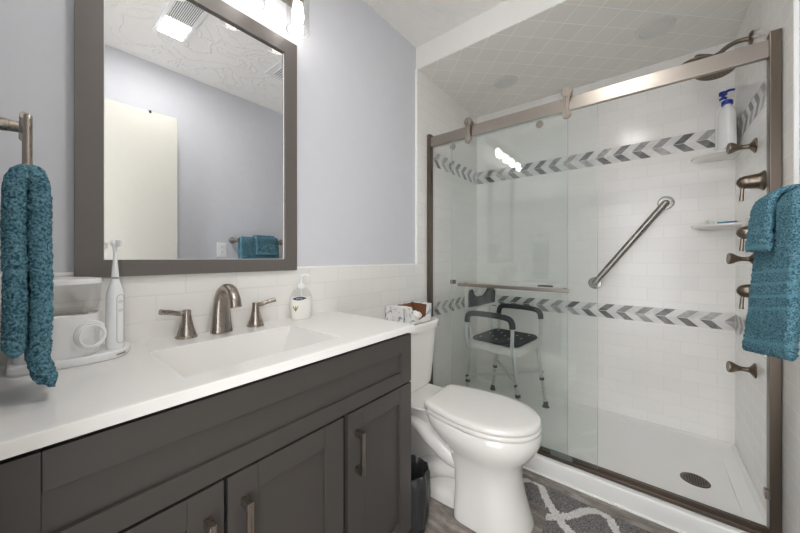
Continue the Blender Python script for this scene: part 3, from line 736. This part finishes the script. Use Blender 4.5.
gt = tag(towel('guest_towel', patht, -.362, -.215, lambda u, t, z: (u, t, z), .0255, 40, None, amp=.00244, bands=((.0, .012), (.135, .142), (.5, .507), (.54, .547), (.575, .582)), flare=lambda s, tt: (max(0, s-.93)*.2, 0, 0), seed=9), 'teal towel hanging from the ring at the left over the counter', 'towel')

# ------------------------------------------------------------------ shower fittings on the plumbing wall
sh = thing('shower_fixture', 'brushed nickel shower head on a curved arm high on the plumbing wall', 'shower head', (2.135, YR, 2.124))
bm = B(); lathe(bm, (2.135, YR+.0005, 2.124), (0, 1, 0), [(0, .032), (.004, .032), (.01, .022), (.012, .012)]); obj('flange', bm, M['fitting'], sh)
bm = B(); tube(bm, [(2.135, YR+.005, 2.124), (2.135, YR+.045, 2.128), (2.133, YR+.085, 2.112), (2.13, YR+.112, 2.085)], .0105, 12); lathe(bm, (2.13, YR+.108, 2.092), (-.1, .5, -1), [(0, .014), (.012, .019), (.028, .017), (.036, .013)]); obj('arm', bm, M['fitting'], sh)
def spray_head(c, ax, r):
    b = B(); ax_ = Vector(ax).normalized(); lathe(b, c, ax, [(-.045, .012), (-.03, .014), (-.018, r*.45), (-.008, r*.9), (-.002, r), (.006, r), (.008, r-.003), (.0085, r*.9), (.0085, .002)], 40)
    f = B(); lathe(f, Vector(c)+ax_*.0086, ax, [(0, r*.88), (.0008, r*.88), (.001, r*.86), (.001, .002)], 40)
    a = ax_.orthogonal().normalized(); d = ax_.cross(a)
    for rr, n in ((.25, 8), (.45, 14), (.65, 20), (.8, 26)):
        for k in range(n):
            q = 2*PI*k/n; p = Vector(c)+ax_*.009+(a*math.cos(q)+d*math.sin(q))*r*rr
            cyl(f, p, p+ax_*.0025, .0022, .0018, 6, mi=1)
    return b, f
b_, f_ = spray_head((2.115, YR+.125, 2.025), (-.3, .12, -1), .078)
hd = obj('head', b_, M['fitting'], sh); obj('spray_face', f_, [M['fitting'], M['dark_mark']], hd)
b_, f_ = spray_head((2.14, YR+.185, 2.075), (-.05, .1, -1), .066)
hs = obj('second_head', b_, M['fitting'], sh); obj('spray_face', f_, [M['fitting'], M['dark_mark']], hs)
bm = B(); tube(bm, [(2.13, YR+.115, 2.08), (2.132, YR+.15, 2.10), (2.138, YR+.18, 2.115)], .009, 10); obj('diverter', bm, M['fitting'], sh)
def valve(z, label):
    t = thing('shower_valve', label, 'shower valve', (1.94, YR, z), 0, 'shower valves on the plumbing wall')
    b = B(); lathe(b, (1.94, YR+.0005, z), (0, 1, 0), [(0, .041), (.004, .041), (.009, .036), (.014, .033), (.02, .031), (.045, .028), (.0465, .027), (.048, .028), (.06, .026), (.07, .021), (.077, .012), (.08, .003)], 32); obj('body', b, M['fitting'], t, 40)
    b = B(); tube(b, [(1.94, YR+.061, z-.02), (1.94, YR+.063, z-.045), (1.94, YR+.065, z-.078)], .007, 10, 5, [.0055, .006, .0075]); obj('lever', b, M['fitting'], t)
    return t
v0 = valve(1.427, 'upper brushed nickel shower valve above the teal towels')
copy_thing(v0, (1.94, YR, 1.213), 'middle brushed nickel shower valve half hidden by the hand towel')
copy_thing(v0, (1.94, YR, .966), 'lowest brushed nickel shower valve beside the hanging bath towel')
def jet(z, label):
    t = thing('body_spray', label, 'body spray', (2.07, YR, z), 0, 'body sprays on the plumbing wall')
    b = B(); lathe(b, (2.07, YR+.0005, z), (0, 1, 0), [(0, .033), (.004, .033), (.01, .024), (.018, .013), (.026, .01), (.05, .01)], 28); obj('stem', b, M['fitting'], t, 40)
    b = B(); lathe(b, (2.07, YR+.043, z), (-.12, 1, .06), [(0, .010), (.008, .0125), (.014, .015), (.03, .024), (.04, .026), (.044, .024), (.044, .002)], 20); obj('nozzle', b, M['fitting'], t, 40)
    return t
j0 = jet(1.609, 'top brushed nickel body spray in front of the bottle shelf')
copy_thing(j0, (2.07, YR, 1.101), 'middle brushed nickel body spray below the lower corner shelf')
copy_thing(j0, (2.075, YR, .60), 'lowest brushed nickel body spray below the chevron band')
# corner shelves
def corner_shelf(z, label):
    t = thing('corner_shelf', label, 'shelf', (XB, YR, z), 0, 'corner shelves in the shower')
    b = B(); R = .178; n = 20
    pl = [(XB-.0005, YR+.0005)]+[(XB-.0005-(R-.012)*math.sin(PI/2*k/n)**.9, YR+.0005+R*math.cos(PI/2*k/n)**.9) for k in range(n+1)]
    pl2 = [(XB-.0005+(x-XB)*.8, YR+.0005+(y-YR)*.8) for x, y in pl]
    top = [b.verts.new((x, y, z+.011)) for x, y in pl]; mid = [b.verts.new((x, y, z+.002)) for x, y in pl]; bot = [b.verts.new((x, y, z-.012)) for x, y in pl2]
    m = len(pl); b.faces.new(top); b.faces.new(bot[::-1])
    for a, c in ((mid, top), (bot, mid)):
        for k in range(m): b.faces.new((a[k], a[(k+1) % m], c[(k+1) % m], c[k]))
    obj('shelf_plate', b, M['porcelain'], t, 40); return t
cs = corner_shelf(1.665, 'upper white corner shelf holding two bottles')
copy_thing(cs, (XB, YR, 1.277), 'lower white corner shelf holding a blue razor')
def bottle(x, y, z, rx, ry, h, label, pump):
    t = thing('lotion_bottle', label, 'bottle', (x, y, z), .5)
    b = B(); skin_rings(b, [[Vector((x, y, z))+Vector((math.cos(.5)*u-math.sin(.5)*v, math.sin(.5)*u+math.cos(.5)*v, hh*h)) for u, v in [(rx*k*math.copysign(abs(math.cos(q))**.8, math.cos(q)), ry*k*math.copysign(abs(math.sin(q))**.8, math.sin(q))) for q in [2*PI*i/32 for i in range(32)]]] for hh, k in ((0, .9), (.02, 1), (.5, .97), (.8, .92), (.9, .75), (.96, .45), (1, .38))])
    obj('bottle_body', b, M['white_plastic'], t, 50)
    b = B()
    if pump:
        lathe(b, (x, y, z+h), (0, 0, 1), [(0, .014), (.012, .016), (.014, .008), (.028, .007), (.029, .017), (.045, .017), (.048, .010)], 20)
        tube(b, [(x, y, z+h+.038), (x-.012, y-.022, z+h+.044), (x-.02, y-.042, z+h+.039)], .006, 10, 5, [.008, .0065, .005])
    else:
        lathe(b, (x, y, z+h), (0, 0, 1), [(0, .0225), (.018, .0225), (.023, .018), (.024, .004)], 24)
    obj('pump_cap' if pump else 'cap', b, M['blue'], t)
    return t
lb = bottle(2.352, YR+.05, 1.677, .040, .03, .236, 'white lotion bottle with a short blue cap at the front of the shelf', False)
pb = bottle(2.432, YR+.054, 1.677, .031, .028, .292, 'taller white bottle with a blue pump in the shelf corner', True)
bm = B(); box(bm, -.006, .006, -.0003, .0003, -.012, .012, .0002, mx=Matrix.Translation((2.3245, YR+.033, 1.80)) @ Matrix.Rotation(-.95, 4, 'Z')); obj('printed_mark', bm, M['dark_mark'], lb, 0)
rz_ = thing('razor', 'blue and white razor lying on the lower corner shelf', 'razor', (2.36, YR+.045, 1.289))
bm = B(); tube(bm, [(2.345, YR+.015, 1.2935), (2.36, YR+.045, 1.295), (2.372, YR+.075, 1.2945), (2.376, YR+.09, 1.297)], .005, 10, 5, [.004, .005, .0045, .004]); obj('handle', bm, M['teal_plastic'], rz_)
bm = B(); box(bm, 2.352, 2.398, YR+.086, YR+.098, 1.289, 1.303, .003); obj('blade_head', bm, M['white_plastic'], rz_)
bm = B(); lathe(bm, (2.45, YR+.115, 1.2882), (0, 0, 1), [(0, .008), (.02, .008), (.024, .006), (.03, .006), (.031, .002)], 16)
tag(obj('travel_tube', bm, M['offwhite_plastic']), 'tiny off-white bottle standing on the lower corner shelf', 'bottle')
# grab bar
gb = thing('grab_bar', 'satin steel grab bar slanting up the shower back wall', 'grab bar', (XB, -1.06, 1.19))
pa, pb_ = Vector((XB, -.879, .933)), Vector((XB, -1.247, 1.44))
bm = B(); o_ = Vector((-.05, 0, 0)); dr = (pb_-pa).normalized()
tube(bm, [pa+Vector((-.004, 0, 0)), pa+Vector((-.03, 0, 0))+dr*.004, pa+o_*.93+dr*.02, pa+o_+dr*.05, pb_+o_-dr*.05, pb_+o_*.93-dr*.02, pb_+Vector((-.03, 0, 0))-dr*.004, pb_+Vector((-.004, 0, 0))], .0185, 18, 6); obj('rail', bm, M['steel'], gb)
for p in (pa, pb_):
    bm = B(); lathe(bm, p+Vector((-.0005, 0, 0)), (-1, 0, 0), [(0, .04), (.006, .04), (.01, .037), (.012, .02)], 32); obj('flange', bm, M['steel'], gb)
# plain round covers in the shower ceiling
def puck(y, label):
    t = thing('recessed_light', label, 'ceiling light', (2.10, y, ZS), 0, 'round lights in the shower ceiling')
    b = B(); lathe(b, (2.10, y, ZS-.0003), (0, 0, -1), [(0, .084), (.003, .083), (.006, .075), (.006, .066), (.003, .064), (.003, .002)], 40); obj('trim_ring', b, M['offwhite_plastic'], t)
    b = B(); lathe(b, (2.10, y, ZS-.0034), (0, 0, -1), [(0, .063), (.002, .062), (.004, .045), (.0045, .002)], 40); obj('lens', b, M['offwhite_plastic'], t)
    return t
p0 = puck(-.396, 'round white shower ceiling light nearest the vanity wall')
copy_thing(p0, (2.10, -1.19, ZS), 'round white shower ceiling light nearest the shower head')
# ceiling fan and small vent, seen in the mirror
fv = thing('exhaust_fan', 'square white ceiling exhaust fan with slotted grille, seen in the mirror', 'fan', (.58, -.92, ZC))
bm = B(); box(bm, .50, .66, -1.125, -.725, ZC-.014, ZC-.0005, .004); obj('cover', bm, M['white_plastic'], fv)
bm = B(); box(bm, .52, .64, -.925, -.745, ZC-.0155, ZC-.0135, mi=1)
for k in range(14): box(bm, .52+k*.0088, .5245+k*.0088, -.925, -.745, ZC-.019, ZC-.0155)
obj('grille', bm, [M['white_plastic'], M['dark_mark']], fv, 0)
bm = B(); box(bm, .52, .64, -1.105, -.945, ZC-.0175, ZC-.0135, .003); obj('light_lens', bm, M['fan_fill_glow'], fv)  # an unlit lens, its glow is added as overhead fill
av = thing('air_vent', 'small square white ceiling air vent near the mirror edge', 'vent', (1.24, -.93, ZC))
bm = B(); box(bm, 1.13, 1.35, -1.04, -.82, ZC-.008, ZC-.0005, .003); obj('vent_frame', bm, M['white_plastic'], av)
bm = B(); box(bm, 1.17, 1.31, -1.0, -.86, ZC-.0092, ZC-.0078, mi=1)
for k in range(9): box(bm, 1.17+k*.0165, 1.179+k*.0165, -1.0, -.86, ZC-.013, ZC-.0092)
obj('vent_grille', bm, [M['white_plastic'], M['dark_mark']], av, 0)
# outlet on the right wall, seen in the mirror
ou = thing('wall_outlet', 'white double wall outlet seen in the mirror beside the towel bar', 'outlet', (1.04, -1.547, 1.17))
bm = B(); box(bm, 1.003, 1.075, -1.5465, -1.541, 1.112, 1.228, .002); obj('cover_plate', bm, M['white_plastic'], ou)
for z in (1.149, 1.191):
    bm = B(); box(bm, 1.024, 1.054, -1.5415, -1.538, z-.014, z+.014, .003); 
    for dx in (-.006, .006): box(bm, 1.039+dx-.001, 1.039+dx+.001, -1.5382, -1.5375, z-.004, z+.006, mi=1)
    obj('socket', bm, [M['white_plastic'], M['dark_mark']], ou)

# ------------------------------------------------------------------ shower chair
sc = thing('shower_chair', 'white shower chair with charcoal padded seat, backrest and arms', 'shower chair', (2.165, -.375, .045), math.radians(-6))
W, Dp = .205, .175            # local x: across (towards the back wall), local y: towards the backrest
def rrect(hx, hy, r, n=6, cx=0, cy=0):
    o = []
    for sx, sy, a0 in ((1, 1, 0), (-1, 1, 90), (-1, -1, 180), (1, -1, 270)):
        for k in range(n+1):
            a = math.radians(a0+90*k/n); o.append((cx+sx*(hx-r)+r*math.cos(a), cy+sy*(hy-r)+r*math.sin(a)))
    return o
bm = B(); skin_rings(bm, [[Vector((x*k, y*k, z)) for x, y in rrect(W+.01, Dp+.015, .06)] for z, k in ((.432, .9), (.436, .96), (.448, 1), (.485, 1.01), (.492, .99))]); local('seat_shell', bm, M['offwhite_plastic'], sc, 50)
bm = B(); skin_rings(bm, [[Vector((x*k, y*k, z)) for x, y in rrect(W-.015, Dp-.01, .05)] for z, k in ((.4925, 1), (.505, 1), (.51, .97))])
seat = local('seat_pad', bm, M['foam'], sc, 50)
for i in range(-2, 3):
    for j in range(-2, 3):
        if (i+j) % 2 == 0:
            bm = B(); box(bm, i*.065-.011, i*.065+.011, j*.058-.004, j*.058+.004, .5098, .5112, .0004)
            local('drain_slot', bm, M['offwhite_plastic'], seat, 0)
for sx in (-1, 1):
    for sy in (-1, 1):
        t0 = Vector((sx*(W-.02), sy*(Dp-.03), .455)); t1 = Vector((sx*(W+.0), sy*(Dp+.028), .022)); mid = t0.lerp(t1, .58)
        bm = B(); cyl(bm, t0, mid, .0125, n=16)
        leg = local('leg', bm, M['alu'], sc)
        bm = B(); cyl(bm, mid, t1, .0105, n=14, mi=0)
        dd = (t1-mid)
        for k in range(5):
            p = mid+dd*(.2+.14*k); cyl(bm, p+Vector((-sx*.0, -.0108, 0)), p+Vector((0, .0108, 0)), .0032, n=8, mi=1)
            cyl(bm, p+Vector((-.0108, 0, 0)), p+Vector((.0108, 0, 0)), .0032, n=8, mi=1)
        local('leg_extension', bm, [M['alu'], M['black']], leg)
        bm = B(); lathe(bm, mid-dd.normalized()*.008, dd, [(0, .0145), (.002, .016), (.016, .016), (.018, .0145)], 16); cyl(bm, mid+Vector((sx*.01, 0, 0)), mid+Vector((sx*.026, 0, 0)), .006, n=10); local('leg_collar', bm, M['black'], leg)
        bm = B(); lathe(bm, (t1.x, t1.y, .0005), (0, 0, 1), [(0, .026), (.006, .026), (.014, .019), (.03, .0155), (.045, .0145)], 20); local('rubber_foot', bm, M['foam'], leg)
# crossed lower braces
for sx in (-1, 1):
    a = Vector(((W-.011), sx*(Dp-.001), .255)); b = Vector((-(W-.011), -sx*(Dp-.001), .255))
    bm = B(); off_ = Vector((0, 0, .014*sx)); cyl(bm, a+off_, b+off_, .009, n=12); cb_ = local('cross_brace', bm, M['alu'], sc)
    for q in (a, b):
        bm = B(); cyl(bm, q+Vector((math.copysign(.012, q.x), 0, off_.z)), q+Vector((math.copysign(.032, q.x), 0, off_.z)), .007, n=10)
        local('brace_knob', bm, M['black'], cb_)
# arms
for sx in (-1, 1):
    x = sx*(W+.025)
    pth = [(sx*(W-.0), Dp-.015, .44), (x, Dp-.012, .50), (x, Dp-.01, .62), (x, Dp-.018, .66), (x, Dp-.05, .682), (x, 0, .688), (x, -Dp+.055, .682), (x, -Dp+.022, .66), (x, -Dp+.015, .62), (x, -Dp+.018, .50), (sx*(W-.0), -Dp+.022, .44)]
    bm = B(); tube(bm, pth, .0115, 14, 6); ar = local('armrest', bm, M['alu'], sc)
    bm = B(); tube(bm, pth[2:9], .0185, 16, 6); local('arm_pad', bm, M['foam'], ar)
# backrest
for sx in (-1, 1):
    bm = B(); tube(bm, [(sx*(W-.06), Dp-.02, .45), (sx*(W-.06), Dp+.01, .52), (sx*(W-.06), Dp+.03, .66), (sx*(W-.06), Dp+.045, .82)], .0115, 14, 6); local('back_tube', bm, M['alu'], sc)
bm = B()
hw = W+.0
pl = [(-hw, .70), (-hw+.015, .69), (0, .682), (hw-.015, .69), (hw, .70), (hw+.004, .80), (hw-.004, .835), (hw-.025, .85), (.10, .852), (.075, .84), (.055, .805), (.035, .793), (-.035, .793), (-.055, .805), (-.075, .84), (-.10, .852), (-hw+.025, .85), (-hw+.004, .835), (-hw-.004, .80)]
def back_y(x): return Dp+.048-.035*(abs(x)/hw)**2
def panel(poly, th0, th1):
    b = B(); prism(b, poly, 'y', -th0, -th1)
    for i in range(-9, 10):
        bmesh.ops.bisect_plane(b, geom=b.verts[:]+b.edges[:]+b.faces[:], plane_co=(i*.0225, 0, 0), plane_no=(1, 0, 0))
    for v in b.verts: v.co.y += back_y(v.co.x)
    return b
bk = local('backrest', panel(pl, .012, -.012), M['offwhite_plastic'], sc, 40)
pp = [(-hw+.025, .712), (0, .70), (hw-.025, .712), (hw-.02, .80), (hw-.04, .83), (.115, .832), (.085, .795), (.05, .772), (-.05, .772), (-.085, .795), (-.115, .832), (-hw+.04, .83), (-hw+.02, .80)]
local('back_pad', panel(pp, .024, .0115), M['foam'], bk, 40)

# ------------------------------------------------------------------ on the counter
sd = thing('soap_dispenser', 'clear pump bottle of white liquid soap with blue label beside the basin', 'soap dispenser', (.728, -.05, .8605))
x, y, z = .728, -.062, .8605
def ov(k, h, kx=.045, ky=.027): return [Vector((x+kx*k*math.cos(q), y+ky*k*math.sin(q), z+h)) for q in [2*PI*i/36 for i in range(36)]]
bm = B(); skin_rings(bm, [ov(.86, 0), ov(.93, .003), ov(.96, .02), ov(1.02, .05), ov(1.05, .075), ov(1.0, .088)]); obj('soap_fill', bm, M['soap_liquid'], sd, 50)
bm = B(); skin_rings(bm, [ov(1.06, .078), ov(1.02, .09), ov(.9, .103), ov(.68, .115), ov(.45, .121), ov(.36, .126)], False, True); obj('clear_shoulder', bm, M['clear_plastic'], sd, 60)
bm = B(); lathe(bm, (x, y, z+.122), (0, 0, 1), [(0, .014), (.003, .0165), (.014, .0165), (.018, .012), (.022, .005), (.045, .0045), (.046, .008), (.054, .009), (.056, .006)], 24)
tube(bm, [(x, y, z+.172), (x+.012, y-.016, z+.176), (x+.021, y-.03, z+.171)], .005, 10, 4, [.0075, .006, .0045]); cyl(bm, (x, y, z+.02), (x, y, z+.122), .003, n=8); obj('pump', bm, M['white_plastic'], sd)
fd = Vector((-.62, -1, 0)).normalized()
bm = B(); lab = []
for k in range(9):
    q = math.radians(-122+(k-4)*9.5)
    lab.append((x+.0483*math.cos(q), y+.0293*math.sin(q)))
top = [bm.verts.new((a, b, z+.0915-.0004*abs(i-4)**2)) for i, (a, b) in enumerate(lab)]; bot = [bm.verts.new((a, b, z+.0775+.0004*abs(i-4)**2)) for i, (a, b) in enumerate(lab)]
for i in range(8): bm.faces.new((bot[i], bot[i+1], top[i+1], top[i]))
bmesh.ops.solidify(bm, geom=bm.faces[:], thickness=.0006); obj('brand_label', bm, M['navy'], sd, 60)
q = math.radians(-122); c_ = Vector((x+.0500*math.cos(q), y+.0305*math.sin(q), z+.0845)); nv = Vector((math.cos(q)/.0483, math.sin(q)/.0293, 0)).normalized()
def facing(c, nv, tilt=0):
    zx = Vector((0, 0, 1)); xx = zx.cross(nv).normalized(); m = Matrix((xx, zx, nv)).transposed().to_4x4(); m.translation = c; return m
text('label_lettering', 'Softsoap', .0075, M['white_plastic'], facing(c_, nv), sd)
bm = B(); qb = math.radians(-142); cb = Vector((x+.0462*math.cos(qb), y+.0285*math.sin(qb), z+.045)); nb = Vector((math.cos(qb)/.045, math.sin(qb)/.027, 0)).normalized(); fm = facing(cb, nb)
for a_ in (-.5, 0, .45):
    pts_ = [fm @ Vector((math.sin(a_)*s_, s_-.01, .0008)) for s_ in (0, .008, .016, .022)]; tube(bm, pts_, .002, 6, 3, [.0008, .002, .0022, .0005])
obj('printed_sprig', bm, M['sprig'], sd)

# countertop water flosser with its toothbrush
wf = thing('water_flosser', 'white countertop water flosser with clear tank and coiled hose', 'water flosser', (.1, -.1, .8605))
base = [(-.012, -.125), (.0, -.135), (.05, -.148), (.10, -.152), (.15, -.146), (.178, -.122), (.192, -.09), (.195, -.07), (.188, -.055), (.15, -.04), (.08, -.03), (.0, -.03), (-.012, -.04)]
bs = [(p.x, p.y) for p in smooth_path([(a, b, 0) for a, b in base+base[:1]], 4)[:-1]]
cxm, cym = .095, -.1
bm = B(); skin_rings(bm, [[Vector((cxm+(a-cxm)*k, cym+(b-cym)*k, .8605+h)) for a, b in bs] for h, k in ((.0, .95), (.003, .95), (.0035, 1.0), (.014, 1.0), (.0175, .985), (.019, .96))]); obj('base', bm, M['white_plastic'], wf, 40)
def ovl(h, k=1, cx=.062, cy=-.088, rx=.07, ry=.052): return [Vector((cx+rx*k*math.copysign(abs(math.cos(q))**.85, math.cos(q)), cy+ry*k*math.copysign(abs(math.sin(q))**.85, math.sin(q)), h)) for q in [2*PI*i/44 for i in range(44)]]
bm = B(); skin_rings(bm, [ovl(.879, .93), ovl(.884, .96), ovl(.972, 1.0), ovl(.974, .98)]); obj('motor_housing', bm, M['white_plastic'], wf, 50)
bm = B(); skin_rings(bm, [ovl(.9742, .985), ovl(.9775, .985)]); obj('chrome_ring', bm, M['chrome'], wf)
bm = B(); skin_rings(bm, [ovl(.978, .98), ovl(.985, 1.0), ovl(.998, 1.0), ovl(1.0, 1.03), ovl(1.045, 1.06), ovl(1.045, 1.03), ovl(1.004, 1.0), ovl(.984, .95), ovl(.984, .3)], True, True); obj('reservoir', bm, M['clear_plastic'], wf, 40)
bm = B(); skin_rings(bm, [ovl(1.0455, 1.06), ovl(1.047, 1.075), ovl(1.054, 1.075), ovl(1.058, 1.05), ovl(1.06, .8), ovl(1.06, .3)]); obj('reservoir_lid', bm, M['white_plastic'], wf, 50)
bm = B()
hp = []
for k in range(0, 73):
    a = 2*PI*k/24+.6; rr = .033-.0035*(k/24); hp.append((.112+rr*.85*math.cos(a), -.138-.0055*(k/24)+.012*math.cos(a)*.6+.004*math.sin(a*.37), .925+rr*math.sin(a)))
tube(bm, hp, .0027, 8, 2); tube(bm, [hp[-1], (.124, -.140, .895), (.114, -.136, .8835), (.10, -.134, .8825)], .0027, 8, 5); obj('hose', bm, M['white_plastic'], wf)
text('maker_lettering', 'waterpik', .007, M['dark_mark'], facing(Vector((.1655, -.1365, .8695)), Vector((.6, -.75, 0)).normalized()), wf)
eb = thing('electric_toothbrush', 'white electric toothbrush standing on the water flosser base', 'toothbrush', (.158, -.113, .8797))
x, y, z = .158, -.113, .8798
bm = B(); lathe(bm, (x, y, z), (0, 0, 1), [(0, .0165), (.003, .0178), (.06, .0185), (.11, .0182), (.138, .0168), (.155, .013), (.168, .0088), (.175, .0075)], 28); eh = obj('handle', bm, M['white_plastic'], eb, 50)
bm = B(); lathe(bm, (x, y, z+.1755), (0, 0, 1), [(0, .0078), (.003, .0078)], 24); obj('grey_collar', bm, M['grey_mark'], eb)
bm = B(); lathe(bm, (x, y, z+.179), (0, 0, 1), [(0, .0078), (.02, .0062), (.045, .0042), (.078, .0038)], 20); bh = obj('brush_head', bm, M['white_plastic'], eb, 50)
fv2 = Vector((.75, -.65, 0)).normalized()
bm = B(); lathe(bm, Vector((x, y, z+.264))-fv2*.006, fv2, [(0, .0075), (.002, .009), (.008, .009), (.009, .008)], 20); tube(bm, [(x, y, z+.248), (x, y, z+.273)], .0055, 10, 3); obj('head_cup', bm, M['white_plastic'], bh)
bm = B()
for i in range(-2, 3):
    for j in range(-3, 4):
        p = Vector((x, y, z+.264+j*.0026))+fv2*.003+Vector((-fv2.y, fv2.x, 0))*i*.0026; cyl(bm, p, p+fv2*.011, .0009, n=5)
obj('bristles', bm, M['white_plastic'], bh)['kind'] = 'stuff'
fx2 = Vector((.45, -.9, 0)).normalized(); 
for dz, r in ((.118, .0048), (.096, .0048)):
    bm = B(); c_ = Vector((x, y, z+dz))+fx2*.0178; lathe(bm, c_, fx2, [(0, r), (.0012, r), (.0016, r-.0006), (.0012, r-.001), (.0011, .001)], 20); obj('button', bm, M['offwhite_plastic'], eh)
bm = B()
fm = facing(Vector((x, y, z+.075))+fx2*.0186, fx2); pl = rrect(.0082, .06, .008, 5)
tube(bm, [fm @ Vector((a, b, .0002-.9*(a*a)/.036)) for a, b in pl+pl[:1]], .0005, 6, 0); obj('control_outline', bm, M['grey_mark'], eh)
# clear dish half hidden by the towel
bm = B(); lathe(bm, (.002, -.13, .8605), (0, 0, 1), [(0, .022), (.002, .024), (.02, .034), (.021, .033), (.004, .021), (.004, .001)], 30)
tag(obj('soap_dish', bm, M['clear_plastic'], None, 40), 'small clear dish on the counter behind the hanging towel', 'dish')
